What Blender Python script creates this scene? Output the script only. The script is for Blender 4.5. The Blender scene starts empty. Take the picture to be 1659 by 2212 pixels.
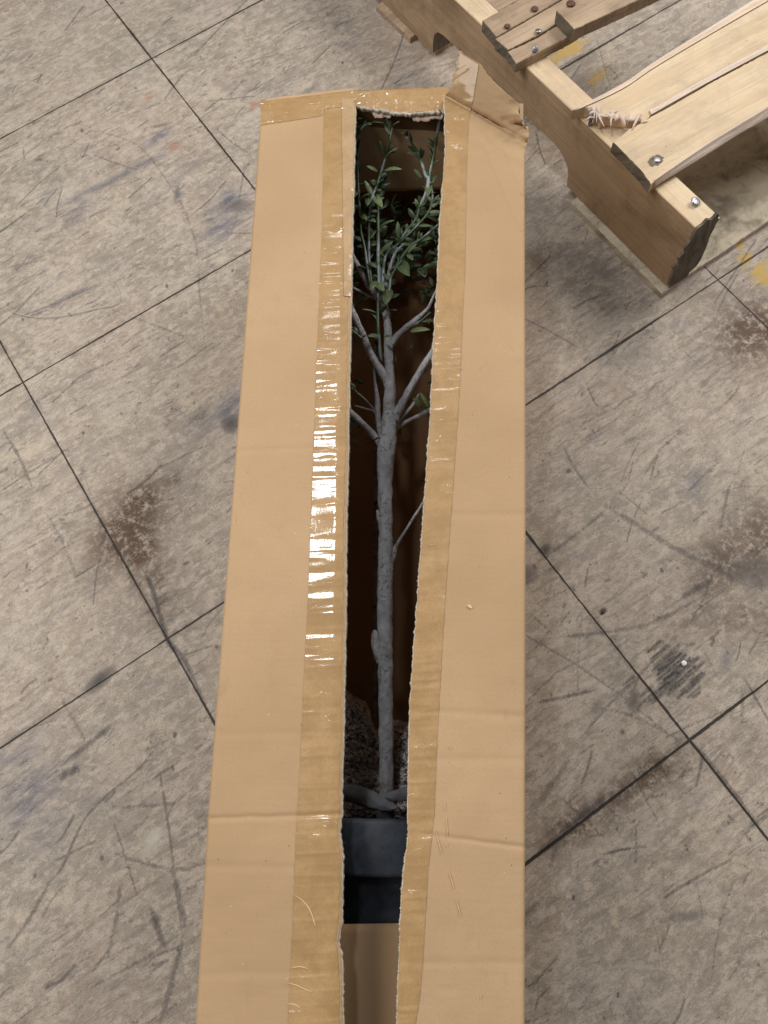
import bpy, bmesh, math, random
import numpy as np
from mathutils import Vector, Matrix, noise as mnoise

random.seed(7); rng = np.random.default_rng(7)
scn = bpy.context.scene
COL = scn.collection

# ------------------------------------------------------------------ camera
# world x/y run along the joints of the floor tiles (0.61 m), z is up
CAM_H = 1.22492
F = 1587.8                      # focal length in units of a 1659 x 2212 frame
def rotm(h, p, r):
    h, p, r = map(math.radians, (h, p, r))
    return Matrix.Rotation(h, 3, 'Z') @ Matrix.Rotation(p, 3, 'X') @ Matrix.Rotation(r, 3, 'Z')
R = rotm(-23.1391, 19.7353, -11.3454)
cam_d = bpy.data.cameras.new('camera'); cam = bpy.data.objects.new('camera', cam_d); COL.objects.link(cam)
cam.matrix_world = Matrix.Translation((0, 0, CAM_H)) @ R.to_4x4()
cam_d.sensor_fit = 'HORIZONTAL'; cam_d.sensor_width = 36; cam_d.lens = 36 * F / 1659
cam_d.clip_start = .02; cam_d.clip_end = 60
scn.camera = cam

def P(x, y, z=0.):
    """point at height z seen at (x, y) of the photograph"""
    w = R @ Vector((x - 829.5, -(y - 1106), -F))
    t = (z - CAM_H) / w.z
    return Vector((w.x * t, w.y * t, z))
def depth(x, y, z):
    return -(R.transposed() @ (P(x, y, z) - Vector((0, 0, CAM_H)))).z
def mpx(x, y, z):               # metres per photo unit there
    return depth(x, y, z) / F

# ------------------------------------------------------------------ world, lamps, exposure
w = bpy.data.worlds.new('World'); scn.world = w; w.use_nodes = True
w.node_tree.nodes['Background'].inputs[0].default_value = (.95, .97, 1.0, 1)
w.node_tree.nodes['Background'].inputs[1].default_value = .10
def area(name, loc, target, sx, sy, power, col, rot=None):
    d = bpy.data.lights.new(name, 'AREA'); d.shape = 'RECTANGLE'; d.size = sx; d.size_y = sy
    d.energy = power; d.color = col
    o = bpy.data.objects.new(name, d); COL.objects.link(o); o.location = loc
    v = Vector(target) - Vector(loc)
    o.rotation_euler = v.to_track_quat('-Z', 'Y').to_euler()
    return o
AX = Vector((math.cos(math.radians(54.5)), math.sin(math.radians(54.5)), 0))   # along the box, away from the viewer
SD = Vector((AX.y, -AX.x, 0))                                                  # to the right of the box
H = .33
hit = P(708, 1085, H)
off = Vector((hit.x, hit.y, 0)) * ((3.2 - H) / (CAM_H - H))
lamp_c = Vector((hit.x, hit.y, 0)) + off; lamp_c.z = 3.2
lp_ = area('ceiling_lamp', lamp_c, (lamp_c.x, lamp_c.y, 0), .48, .27, 22, (.90, .96, 1.0)); lp_.rotation_euler = (0, 0, math.radians(54.5))
m = Vector((.1, .2, 0))
hit2 = P(838, 680, H); l2 = Vector((hit2.x, hit2.y, 0)) * (1 + (3.2 - H) / (CAM_H - H)); l2.z = 3.2
lp2 = area('ceiling_lamp', l2, (l2.x, l2.y, 0), .14, .46, 3, (.93, .97, 1.0)); lp2.rotation_euler = (0, 0, math.radians(54.5))
la = m - SD * 2.1 + AX * .2; la.z = 2.7
ra = m + SD * 2.4 + AX * 2.6; ra.z = 2.9
area('ceiling_lamp', la, m, 2.6, 1.6, 70, (1.0, .955, .90))
area('ceiling_lamp', ra, m, 2.6, 1.6, 124, (1.0, .955, .90))
scn.view_settings.view_transform = 'Standard'; scn.view_settings.look = 'None'
scn.view_settings.exposure = 0.0; scn.view_settings.gamma = 1.0
scn.view_settings.use_curve_mapping = False
scn.cycles.max_bounces = 8

# ------------------------------------------------------------------ helpers
def srgb(r, g, b):
    f = lambda c: ((c / 255 + .055) / 1.055) ** 2.4 if c / 255 > .04045 else c / 255 / 12.92
    return (f(r), f(g), f(b), 1)

class NT:
    def __init__(s, name):
        s.m = bpy.data.materials.new(name); s.m.use_nodes = True
        s.t = s.m.node_tree; s.b = s.t.nodes['Principled BSDF']
    def n(s, typ, **kw):
        o = s.t.nodes.new(typ)
        for k, v in kw.items(): setattr(o, k, v)
        return o
    def link(s, a, b): s.t.links.new(a, b)
    def val(s, sock, v):
        if hasattr(v, 'is_linked') or isinstance(v, bpy.types.NodeSocket): s.link(v, sock)
        else: sock.default_value = v
    def coord(s, kind='Object', scale=(1, 1, 1), rot=(0, 0, 0), loc=(0, 0, 0)):
        c = s.n('ShaderNodeTexCoord'); mp = s.n('ShaderNodeMapping')
        s.link(c.outputs[kind], mp.inputs[0])
        mp.inputs['Scale'].default_value = scale; mp.inputs['Rotation'].default_value = rot
        mp.inputs['Location'].default_value = loc
        return mp.outputs[0]
    def noise(s, vec, scale, detail=6, rough=.6, dist=0., out='Fac'):
        o = s.n('ShaderNodeTexNoise'); s.link(vec, o.inputs['Vector'])
        o.inputs['Scale'].default_value = scale; o.inputs['Detail'].default_value = detail
        o.inputs['Roughness'].default_value = rough; o.inputs['Distortion'].default_value = dist
        return o.outputs[out]
    def math(s, op, a, b=0., c=0., clamp=False):
        o = s.n('ShaderNodeMath', operation=op, use_clamp=clamp)
        s.val(o.inputs[0], a); s.val(o.inputs[1], b); s.val(o.inputs[2], c)
        return o.outputs[0]
    def ramp(s, v, a, b, lo=0., hi=1.):
        o = s.n('ShaderNodeMapRange', interpolation_type='SMOOTHSTEP'); s.val(o.inputs[0], v)
        for i, x in enumerate((a, b, lo, hi)): o.inputs[1 + i].default_value = x
        return o.outputs[0]
    def mix(s, f, a, b, mode='MIX'):
        o = s.n('ShaderNodeMix', data_type='RGBA', blend_type=mode)
        s.val(o.inputs[0], f); s.val(o.inputs[6], a); s.val(o.inputs[7], b)
        return o.outputs[2]
    def attr(s, name):
        o = s.n('ShaderNodeAttribute'); o.attribute_name = name; return o.outputs['Fac']
    def bump(s, h, dist, strength=1.0, prev=None):
        o = s.n('ShaderNodeBump'); s.link(h, o.inputs['Height'])
        o.inputs['Distance'].default_value = dist; o.inputs['Strength'].default_value = strength
        if prev is not None: s.link(prev, o.inputs['Normal'])
        return o.outputs[0]
    def out(s, col=None, rough=None, normal=None, **kw):
        if col is not None: s.val(s.b.inputs['Base Color'], col)
        if rough is not None: s.val(s.b.inputs['Roughness'], rough)
        if normal is not None: s.link(normal, s.b.inputs['Normal'])
        for k, v in kw.items(): s.val(s.b.inputs[k.replace('_', ' ')], v)
        return s.m

def mesh_obj(name, verts, faces, mat, parent=None, uvs=None, mats=None, fmat=None, smooth=True):
    me = bpy.data.meshes.new(name)
    me.from_pydata([tuple(v) for v in verts], [], faces)
    for mm in (mats or [mat]): me.materials.append(mm)
    if fmat is not None: me.polygons.foreach_set('material_index', fmat)
    if uvs is not None:
        l = me.uv_layers.new(name='UVMap')
        for i, lp in enumerate(me.loops): l.data[i].uv = uvs[lp.vertex_index]
    me.polygons.foreach_set('use_smooth', [smooth] * len(me.polygons))
    me.validate(); me.update()
    o = bpy.data.objects.new(name, me); COL.objects.link(o)
    if parent is not None: o.parent = parent
    return o
def tag(o, label=None, cat=None, group=None, kind=None):
    for k, v in (('label', label), ('category', cat), ('group', group), ('kind', kind)):
        if v: o[k] = v
    return o
def thing(name, label, cat, loc, group=None):
    o = bpy.data.objects.new(name, None); COL.objects.link(o); o.location = loc; o.empty_display_size = .05
    tag(o, label, cat, group); bpy.context.view_layer.update()
    return o
def adopt(o, root):             # parts are modelled in world coordinates
    o.parent = root; o.matrix_parent_inverse = Matrix.Translation(-root.location)
def adopt_sub(o, part): o.parent = part
def lerp(a, b, t): return a + (b - a) * t
def pl(pts):                    # piecewise linear function y -> x
    ys = [p[0] for p in pts]; xs = [p[1] for p in pts]
    return lambda y: float(np.interp(y, ys, xs))
def n1(x, seed=0.): return mnoise.noise(Vector((x, seed * 7.31, seed)))
def n2(x, y, seed=0.): return mnoise.noise(Vector((x, y, seed * 3.7)))

# ------------------------------------------------------------------ materials
def mat_card(name, base, dark=1.0, rough=.78):
    m = NT(name); c = m.coord('UV')
    big = m.noise(c, 3.5, 4, .55); mid = m.noise(c, 28, 6, .65); fine = m.noise(c, 420, 3, .7)
    fib = m.noise(m.coord('UV', (60, 420, 1)), 1.6, 4, .6)
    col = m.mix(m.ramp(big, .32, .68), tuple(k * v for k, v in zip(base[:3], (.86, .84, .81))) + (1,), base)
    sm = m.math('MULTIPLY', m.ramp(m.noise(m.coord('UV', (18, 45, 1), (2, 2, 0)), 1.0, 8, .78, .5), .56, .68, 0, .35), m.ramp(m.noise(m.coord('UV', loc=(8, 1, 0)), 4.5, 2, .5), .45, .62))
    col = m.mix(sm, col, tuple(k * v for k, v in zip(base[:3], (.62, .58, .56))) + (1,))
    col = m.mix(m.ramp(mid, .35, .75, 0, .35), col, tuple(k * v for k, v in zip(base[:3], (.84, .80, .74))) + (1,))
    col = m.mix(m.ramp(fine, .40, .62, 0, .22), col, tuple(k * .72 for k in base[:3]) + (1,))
    sp = m.ramp(m.noise(c, 190, 2, .5), .735, .77)
    col = m.mix(m.math('MULTIPLY', sp, .6), col, (.11, .06, .03, 1))
    sp2 = m.ramp(m.noise(m.coord('UV', loc=(5, 3, 0)), 150, 2, .5), .745, .78)
    col = m.mix(m.math('MULTIPLY', sp2, .55), col, (.75, .62, .45, 1))
    fl = m.n('ShaderNodeTexWave', wave_type='BANDS', bands_direction='X'); m.link(c, fl.inputs[0])
    fl.inputs['Scale'].default_value = 42; fl.inputs['Distortion'].default_value = .6
    b = m.bump(fl.outputs['Fac'], .00003)
    b = m.bump(mid, .0006, prev=b); b = m.bump(fib, .0002, prev=b)
    return m.out(col, rough, b, Specular_IOR_Level=.25)
CARD = mat_card('kraft_cardboard', srgb(194, 163, 127))
CARD_SHADE = mat_card('shaded_kraft', srgb(122, 90, 60))  # same kraft darkened: the shade inside the box is in this colour
PAD_SHADE = mat_card('shaded_pad_kraft', srgb(176, 144, 110))  # kraft toned down, shade below the slit painted into the pad
m = NT('torn_cardboard_edge'); c = m.coord('Object')
nz = m.noise(c, 260, 4, .7)
b_ = m.bump(nz, .0012)
TORN = m.out(m.mix(m.ramp(nz, .3, .7), srgb(200, 182, 156), srgb(240, 232, 216)), .9, b_)
m = NT('delaminated_paper'); c = m.coord('Object'); nz = m.noise(c, 120, 5, .7)
GREYP = m.out(m.mix(m.ramp(nz, .3, .7), srgb(150, 128, 110), srgb(196, 176, 160)), .9, m.bump(nz, .001))

def mat_tape(name, base, clear=False):
    m = NT(name); c = m.coord('UV')
    blot = m.noise(c, 22, 7, .72, .6); blot2 = m.noise(m.coord('UV', (26, 17, 1), (4, 2, 0)), 1.0, 8, .75, .2)
    f = m.ramp(m.math('ADD', m.math('MULTIPLY', blot, .5), m.math('MULTIPLY', blot2, .5)), .42, .58)
    col = m.mix(f, base, tuple(min(1, k * v) for k, v in zip(base[:3], (1.20, 1.22, 1.28))) + (1,))
    fine = m.noise(c, 340, 3, .7)
    col = m.mix(m.ramp(fine, .42, .65, 0, .25), col, tuple(k * .78 for k in base[:3]) + (1,))
    k_ = 2.2 if clear else 1.
    wv = m.noise(m.coord('UV', (34, 1.6, 1)), 1.0, 1, .5)          # washboard over the flutes
    rd = m.ramp(m.noise(m.coord('UV', (40, 3, 1), (0, 0, .06)), 1.0, 3, .55), .53, .60)      # pinched creases across
    rd2 = m.ramp(m.noise(m.coord('UV', (60, 30, 1), (0, 0, .5)), 1.0, 3, .6, .8), .60, .63)
    gt = m.ramp(m.noise(m.coord('UV', loc=(4, 4, 0)), 7, 2, .5), .48, .56)
    lr = m.noise(c, 30, 2, .5, 1.0); peb = m.noise(c, 330, 2, .5)
    b = m.bump(wv, .0010 * k_); b = m.bump(lr, .00004 * k_ ** 3, prev=b); b = m.bump(peb, .00004, prev=b)
    b = m.bump(rd2, .00008 * k_ * k_, prev=b)
    nb_ = b; b = m.bump(m.math('MULTIPLY', rd, gt), .0013 * k_, prev=b)
    m.b.inputs['Coat Weight'].default_value = .9 if not clear else 1
    m.b.inputs['Coat Roughness'].default_value = .085
    m.link(b, m.b.inputs['Coat Normal'])
    return m.out(col, .5, nb_, Specular_IOR_Level=.3)
TAPE = mat_tape('brown_packing_tape', srgb(170, 136, 92))
CTAPE = mat_tape('clear_packing_tape', srgb(178, 148, 110), True)

def mat_wood(name, base, dark, worn=(.5, .45, .4, 1), grain=1., stain=.3, rough=.75, sc=1., saws=.3):
    m = NT(name); c = m.coord('UV')
    wv = m.n('ShaderNodeVectorMath', operation='ADD'); m.link(c, wv.inputs[0])
    ws = m.n('ShaderNodeVectorMath', operation='SCALE'); m.link(m.noise(m.coord('UV', (2, 6, 1)), 1.0, 2, .5, out='Color'), ws.inputs[0]); ws.inputs['Scale'].default_value = .03
    m.link(ws.outputs[0], wv.inputs[1])
    def mp(scale, loc=(0, 0, 0), rot=(0, 0, 0)):
        q = m.n('ShaderNodeMapping'); m.link(wv.outputs[0], q.inputs[0]); q.inputs['Scale'].default_value = scale; q.inputs['Location'].default_value = loc; q.inputs['Rotation'].default_value = rot; return q.outputs[0]
    g = m.noise(mp((1.6 * sc, 26 * sc, 1)), 1.0, 5, .6, .6)
    g2 = m.noise(mp((9 * sc, 230 * sc, 1)), 1.0, 4, .65, .2)
    bl = m.noise(c, 11 * sc, 7, .7, .5); bl2 = m.noise(m.coord('UV', (4, 9, 1), loc=(3, 1, 0)), 1.0 * sc, 5, .6)
    dash = m.ramp(m.noise(mp((70, 210, 1), rot=(0, 0, .7)), 1.0, 4, .7), .60, .70)
    reg = m.ramp(bl2, .45, .6)
    col = m.mix(m.ramp(g, .38, .66, 0, .55 * grain), base, dark)
    col = m.mix(m.ramp(g2, .45, .7, 0, .40 * grain), col, tuple(k * .72 for k in dark[:3]) + (1,))
    col = m.mix(m.ramp(bl, .44, .70, 0, stain), col, worn)
    col = m.mix(m.ramp(bl2, .5, .72, 0, stain * .8), col, tuple(k * .8 for k in worn[:3]) + (1,))
    col = m.mix(m.math('MULTIPLY', m.math('MULTIPLY', dash, reg), saws * 1.6, clamp=True), col, tuple(k * .5 for k in dark[:3]) + (1,))
    sp = m.ramp(m.noise(c, 85, 3, .6), .70, .76, 0, .6)
    col = m.mix(sp, col, tuple(k * .45 for k in dark[:3]) + (1,))
    b = m.bump(g, .0010); b = m.bump(g2, .0006, prev=b); b = m.bump(m.noise(c, 260, 4, .7), .0005, prev=b)
    return m.out(col, rough, b, Specular_IOR_Level=.3)
W_NEW = mat_wood('pale_pine', srgb(228, 206, 174), srgb(208, 178, 142), srgb(190, 170, 146), 1, .6, saws=.55)
W_SIDE = mat_wood('brown_side_timber', srgb(180, 154, 124), srgb(144, 116, 88), srgb(124, 102, 80), .9, .7, sc=.7, saws=.9)  # browner, darker timber than the stringer's top face
W_OLD = mat_wood('weathered_board', srgb(192, 168, 142), srgb(150, 126, 104), srgb(130, 112, 96), 1, .7)
W_END = mat_wood('dark_end_grain', srgb(128, 118, 102), srgb(84, 76, 64), srgb(58, 54, 48), 1, .8, sc=3)
W_FRESH = mat_wood('fresh_split_wood', srgb(238, 222, 208), srgb(222, 196, 180), srgb(230, 206, 184), 1.2, .3, sc=2, saws=.05)
W_OSB = mat_wood('scuffed_bottom_board', srgb(212, 200, 178), srgb(180, 164, 138), srgb(112, 102, 90), .6, .75, sc=1.6, saws=.6)
m = NT('nail_steel'); c = m.coord('Object'); nz = m.noise(c, 300, 4)
STEEL = m.out(m.mix(m.ramp(nz, .35, .7), srgb(120, 122, 128), srgb(190, 192, 196)), .38, Metallic=.75)
m = NT('nail_rust'); c = m.coord('Object'); nz = m.noise(c, 300, 4)
RUST = m.out(m.mix(m.ramp(nz, .35, .7), srgb(70, 44, 34), srgb(120, 84, 66)), .8)

m = NT('grey_bark'); c = m.coord('Object')
nz = m.noise(c, 55, 6, .65); pit = m.ramp(m.noise(m.coord('Object', (1, 1, 1)), 190, 4, .7, .5), .56, .66)
rg = m.noise(c, 330, 4, .7)
col = m.mix(m.ramp(nz, .3, .7), srgb(180, 176, 178), srgb(210, 206, 206))
pit = m.math('MULTIPLY', pit, m.ramp(m.noise(m.coord('Object', loc=(2, 1, 0)), 14, 4, .6), .38, .62))
col = m.mix(m.math('MULTIPLY', pit, .7), col, srgb(104, 98, 94))
col = m.mix(m.ramp(m.noise(m.coord('Object', loc=(5, 1, 0)), 24, 5, .7), .5, .68, 0, .5), col, srgb(150, 140, 130))
b_ = m.bump(m.math('MULTIPLY', pit, -1.), .0016); b_ = m.bump(rg, .0016, prev=b_); b_ = m.bump(nz, .006, prev=b_)
BARK = m.out(col, .85, b_)
m = NT('green_stem'); c = m.coord('Object'); nz = m.noise(c, 45, 4); pw = m.ramp(m.noise(c, 20, 3, .5), .5, .58)
STEM = m.out(m.mix(pw, m.mix(nz, srgb(58, 80, 52), srgb(92, 112, 84)), srgb(150, 160, 160)), .4, Specular_IOR_Level=.6)
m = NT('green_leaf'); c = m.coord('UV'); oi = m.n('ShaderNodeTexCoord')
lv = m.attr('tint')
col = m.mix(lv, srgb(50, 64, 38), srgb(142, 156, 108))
nz = m.noise(m.coord('Object'), 120, 4)
col = m.mix(m.ramp(nz, .4, .7, 0, .4), col, srgb(60, 88, 62))
LEAF = m.out(col, .45, m.bump(nz, .0006), Specular_IOR_Level=.6)
m = NT('black_pot_plastic'); c = m.coord('Object')
du = m.noise(c, 14, 8, .7); sc_ = m.ramp(m.noise(m.coord('Object', (40, 40, 300)), 1.2, 3), .68, .74)
col = m.mix(m.ramp(du, .38, .7), srgb(26, 30, 36), srgb(60, 65, 74)); col = m.mix(m.math('MULTIPLY', sc_, .4), col, srgb(120, 124, 130))
POT = m.out(col, .55, m.bump(du, .0006), Specular_IOR_Level=.4)
m = NT('soil_granules'); c = m.coord('Object')
v = m.n('ShaderNodeTexVoronoi'); m.link(c, v.inputs[0]); v.inputs['Scale'].default_value = 260
nz = m.noise(c, 130, 5, .7); holes = m.ramp(m.noise(c, 170, 4, .7, .8), .50, .60)
col = m.mix(m.ramp(nz, .3, .7), srgb(206, 190, 180), srgb(232, 220, 210)); col = m.mix(m.math('MULTIPLY', holes, .8), col, srgb(80, 64, 56))
b_ = m.bump(v.outputs[0], .002); b_ = m.bump(m.math('MULTIPLY', holes, -1.), .004, prev=b_)
SOIL = m.out(col, .95, b_)
m = NT('grey_ribbon_fabric'); c = m.coord('Object'); nz = m.noise(c, 90, 4)
RIB = m.out(m.mix(nz, srgb(124, 122, 124), srgb(156, 154, 156)), .85, m.bump(m.noise(c, 500, 2), .0005))
m = NT('black_wire'); WIRE = m.out((.008, .008, .008, 1), .5)
m = NT('pale_chip'); nz = m.noise(m.coord('Object'), 200, 4)
CHIP = m.out(m.mix(nz, srgb(200, 176, 140), srgb(235, 220, 195)), .8)
m = NT('pale_thread'); THR = m.out(srgb(185, 182, 168), .5)

# ------------------------------------------------------------------ floor (structure)
S_T = .6096
X0 = -0.209988 * 1.22492; Y0 = 1.343592 * 1.22492
def build_floor():
    x0, x1, y0, y1 = -1.25, 1.45, -1.0, 1.95
    st = .0026
    nx = int((x1 - x0) / st) + 1; ny = int((y1 - y0) / st) + 1
    A = {k: np.zeros((ny, nx), np.float32) for k in ('dark', 'blue', 'brown', 'yellow', 'pale', 'orange')}
    gx = x0 + np.arange(nx) * st; gy = y0 + np.arange(ny) * st
    def stroke(ch, pts, wd, amt, world=False, soft=1.0, ragged=0.):
        q = [(p[0], p[1]) if world else tuple(P(p[0], p[1], 0)[:2]) for p in pts]
        for (ax, ay), (bx, by) in zip(q[:-1], q[1:]):
            r = wd * 2.6
            i0 = max(0, int((min(ax, bx) - r - x0) / st)); i1 = min(nx, int((max(ax, bx) + r - x0) / st) + 2)
            j0 = max(0, int((min(ay, by) - r - y0) / st)); j1 = min(ny, int((max(ay, by) + r - y0) / st) + 2)
            if i1 <= i0 or j1 <= j0: continue
            X, Y = np.meshgrid(gx[i0:i1], gy[j0:j1])
            L2 = (bx - ax) ** 2 + (by - ay) ** 2 + 1e-12
            t = np.clip(((X - ax) * (bx - ax) + (Y - ay) * (by - ay)) / L2, 0, 1)
            d = np.hypot(X - ax - t * (bx - ax), Y - ay - t * (by - ay))
            v = amt * np.exp(-(d / wd) ** 2 * soft)
            if ragged: v = v * (1 - ragged * rng.random(v.shape))
            A[ch][j0:j1, i0:i1] = np.maximum(A[ch][j0:j1, i0:i1], v)
    def blob(ch, c, rx, ry, ang, amt, world=False):
        q = c if world else P(c[0], c[1], 0)[:2]
        r = max(rx, ry) * 2.4
        i0 = max(0, int((q[0] - r - x0) / st)); i1 = min(nx, int((q[0] + r - x0) / st)); j0 = max(0, int((q[1] - r - y0) / st)); j1 = min(ny, int((q[1] + r - y0) / st))
        if i1 <= i0 or j1 <= j0: return
        X, Y = np.meshgrid(gx[i0:i1] - q[0], gy[j0:j1] - q[1])
        ca, sa = math.cos(ang), math.sin(ang)
        u = (X * ca + Y * sa) / rx; v = (-X * sa + Y * ca) / ry
        A[ch][j0:j1, i0:i1] = np.maximum(A[ch][j0:j1, i0:i1], amt * np.exp(-(u * u + v * v)))
    # scuffs along the traffic direction (roughly the tiles' x axis)
    for i in range(1500):
        cx, cy = rng.uniform(x0, x1), rng.uniform(y0, y1)
        L = rng.exponential(.03) + .008; a = rng.normal(.12, .22)
        dx, dy = math.cos(a) * L / 2, math.sin(a) * L / 2
        bend = rng.normal(0, L * .05)
        stroke('dark', [(cx - dx, cy - dy), (cx - dy * 0 + 0, cy + bend), (cx + dx, cy + dy)], rng.uniform(.0014, .0028), rng.uniform(.2, .7), True, ragged=.5)
    for i in range(460):
        cx, cy = rng.uniform(x0, x1), rng.uniform(y0, y1)
        L = rng.exponential(.06) + .02; a = rng.uniform(0, math.pi) if rng.random() < .45 else rng.normal(.25, .35)
        dx, dy = math.cos(a) * L / 2, math.sin(a) * L / 2
        bx, by = rng.normal(0, L * .022, 2)
        stroke('dark', [(cx - dx, cy - dy), (cx - dx * .3 + bx, cy - dy * .3 + by), (cx + dx * .3 + bx, cy + dy * .3 + by), (cx + dx, cy + dy)], rng.uniform(.0014, .0024), rng.uniform(.2, .8), True, ragged=.5)
    for i in range(260):
        cx, cy = rng.uniform(x0, x1), rng.uniform(y0, y1)
        blob('blue' if rng.random() < .4 else 'dark', (cx, cy), rng.uniform(.008, .05), rng.uniform(.003, .012), rng.normal(.15, .3), rng.uniform(.12, .42), True)
    for i in range(420):
        cx, cy = rng.uniform(x0, x1), rng.uniform(y0, y1)
        stroke('dark', [(cx, cy), (cx + rng.normal(0, .003), cy + rng.normal(0, .003))], rng.uniform(.0014, .003), rng.uniform(.4, .95), True)
    for i in range(200):
        cx, cy = rng.uniform(x0, x1), rng.uniform(y0, y1); a = rng.normal(.2, .7); L = rng.exponential(.02) + .005
        stroke('pale', [(cx, cy), (cx + math.cos(a) * L, cy + math.sin(a) * L)], .0016, rng.uniform(.2, .7), True, ragged=.5)
    # the marks one can find in the photograph (display units)
    def S(ch, pts, wd, amt, soft=1., ragged=.4, keep=False):
        if keep: return stroke(ch, pts, wd, amt * 1.25, soft=soft, ragged=ragged)
        q = [pts[0]] + list(pts) + [pts[-1]]; cr = []
        for i in range(1, len(q) - 2):
            for k in range(10):
                t = k / 10; cr.append([.5 * ((2 * q[i][c]) + (-q[i - 1][c] + q[i + 1][c]) * t + (2 * q[i - 1][c] - 5 * q[i][c] + 4 * q[i + 1][c] - q[i + 2][c]) * t * t + (-q[i - 1][c] + 3 * q[i][c] - 3 * q[i + 1][c] + q[i + 2][c]) * t ** 3) for c in (0, 1)])
        cr.append(list(pts[-1])); sd = rng.uniform(0, 99); n = len(cr)
        for i, (a, b) in enumerate(zip(cr[:-1], cr[1:])):
            e = min(1, 4 * min(i + .5, n - i) / n); v = .5 + 1.3 * (.5 + .5 * n1(i * .45, sd)) * e
            stroke(ch, [a, b], wd * .75 * (.6 + .6 * e), amt * 1.0 * v * (.45 + .55 * e), soft=soft, ragged=max(ragged, .5))
    S('dark', [(0, 300 * 1.82 / 1.82 + 15), (90, 283), (170, 280), (235, 290), (290, 310), (320, 335), (350, 375), (380, 420), (405, 470), (425, 540), (432, 640), (442, 740), (455, 830), (470, 930)], .0036, .36, ragged=.5)
    S('blue', [(120, 450), (180, 420), (250, 385), (320, 350), (370, 328)], .010, .75, ragged=.5)
    S('blue', [(60, 690), (150, 640), (220, 612)], .007, .5, ragged=.5)
    S('dark', [(0, 700), (120, 655), (200, 620)], .003, .5, ragged=.4)
    S('dark', [(165, 640), (300, 690), (420, 735)], .004, .35, ragged=.4)
    for (x, y, rx, ry, a, v) in ((345, 295, .03, .012, .2, .8), (385, 420, .02, .009, 1.2, .6), (480, 490, .05, .03, .3, .75), (500, 430, .03, .03, .3, .85), (495, 880, .05, .03, .3, .75), (170, 445, .04, .01, .2, .5), (160, 470, .03, .02, .2, .4), (400, 370, .05, .01, .3, .4), (60, 1720, .06, .05, .2, .6), (30, 1640, .06, .03, .2, .5), (100, 1790, .05, .03, .3, .4), (480, 460, .05, .05, .3, .5)):
        blob('blue', (x, y), rx, ry, a, v)
    blob('dark', (515, 445), .02, .05, .9, .5); blob('dark', (500, 915), .02, .02, .9, .8)
    blob('dark', (430, 895), .05, .015, .2, .35)
    for x, y in ((376, 318), (322, 207), (548, 228)): blob('orange', (x, y), .014, .008, .3, .85)
    for (x, y, r_, v) in ((275, 1150, .085, 1.0), (300, 1095, .065, .95), (250, 1180, .05, .7), (330, 1240, .05, .6), (215, 1160, .04, .6), (305, 1190, .05, .95), (365, 1040, .03, .6), (250, 1070, .04, .4), (345, 1310, .04, .5)):
        blob('brown', (x, y), r_, r_ * .7, .3, v)
    S('dark', [(300, 1215), (330, 1275), (362, 1380), (400, 1430), (457, 1556)], .005, .8, ragged=.3)
    S('dark', [(0, 920), (40, 985), (72, 1060)], .004, .55, ragged=.4); S('dark', [(80, 1080), (130, 1160), (170, 1260)], .005, .35, ragged=.6)
    S('dark', [(128, 1500), (150, 1540), (190, 1610)], .005, .35, ragged=.4)
    S('dark', [(120, 1665), (200, 1600), (240, 1570)], .006, .6, ragged=.5)
    blob('dark', (215, 1470), .03, .012, .2, .95)
    S('dark', [(100, 1480), (215, 1520)], .002, .4)
    # long curved scratches lower left
    for pts, wd, am in (([(0, 2070), (60, 1990), (110, 1900)], .004, .55), ([(335, 1600), (350, 1700), (365, 1790), (385, 1950), (398, 2060)], .003, .5),
                        ([(365, 1850), (385, 1930), (400, 2000)], .006, .55), ([(240, 1840), (330, 1870), (420, 1880)], .004, .45), ([(325, 1960), (355, 2045)], .006, .75),
                        ([(230, 2080), (250, 1990), (262, 1900)], .005, .4), ([(400, 2000), (380, 2090), (345, 2212)], .006, .5), ([(150, 2160), (300, 2080), (430, 2030)], .003, .45),
                        ([(70, 1930), (130, 1880), (190, 1760), (300, 1660), (350, 1595)], .003, .6), ([(230, 1745), (330, 1740), (380, 1735)], .004, .45), ([(220, 2120), (330, 2060), (395, 2010)], .003, .5)):
        S('dark', pts, wd, am, ragged=.4)
    for x, y in ((140, 1675), (158, 1665)): blob('dark', (x, y), .01, .006, .3, .8)
    blob('pale', (335, 1812), .018, .012, .3, .95)
    # right-hand floor
    for k in range(26):
        t = (k - 12.5) / 12.5; L = 62 * math.sqrt(max(.12, 1 - t * t)) * rng.uniform(.5, 1.15)
        cx, cy = 1462 + t * 48 + rng.normal(0, 5), 1448 + t * 50 + rng.normal(0, 5)
        for sgn in (1,):
            S('dark', [(cx - L * .62, cy + L * .55), (cx - L * .2, cy + L * .2), (cx + L * .55, cy - L * .5)], .0022, rng.uniform(.6, 1.2), soft=.8, ragged=.5, keep=True)
    for k in range(9):
        cx, cy = 1400 + rng.normal(0, 25), 1495 + rng.normal(0, 14); L = rng.uniform(15, 40)
        S('dark', [(cx - L * .6, cy + L * .5), (cx + L * .5, cy - L * .45)], .003, .8, ragged=.3)
    blob('dark', (1370, 1512), .02, .01, .7, .7); blob('dark', (1450, 1450), .04, .07, -.7, .35)
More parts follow.
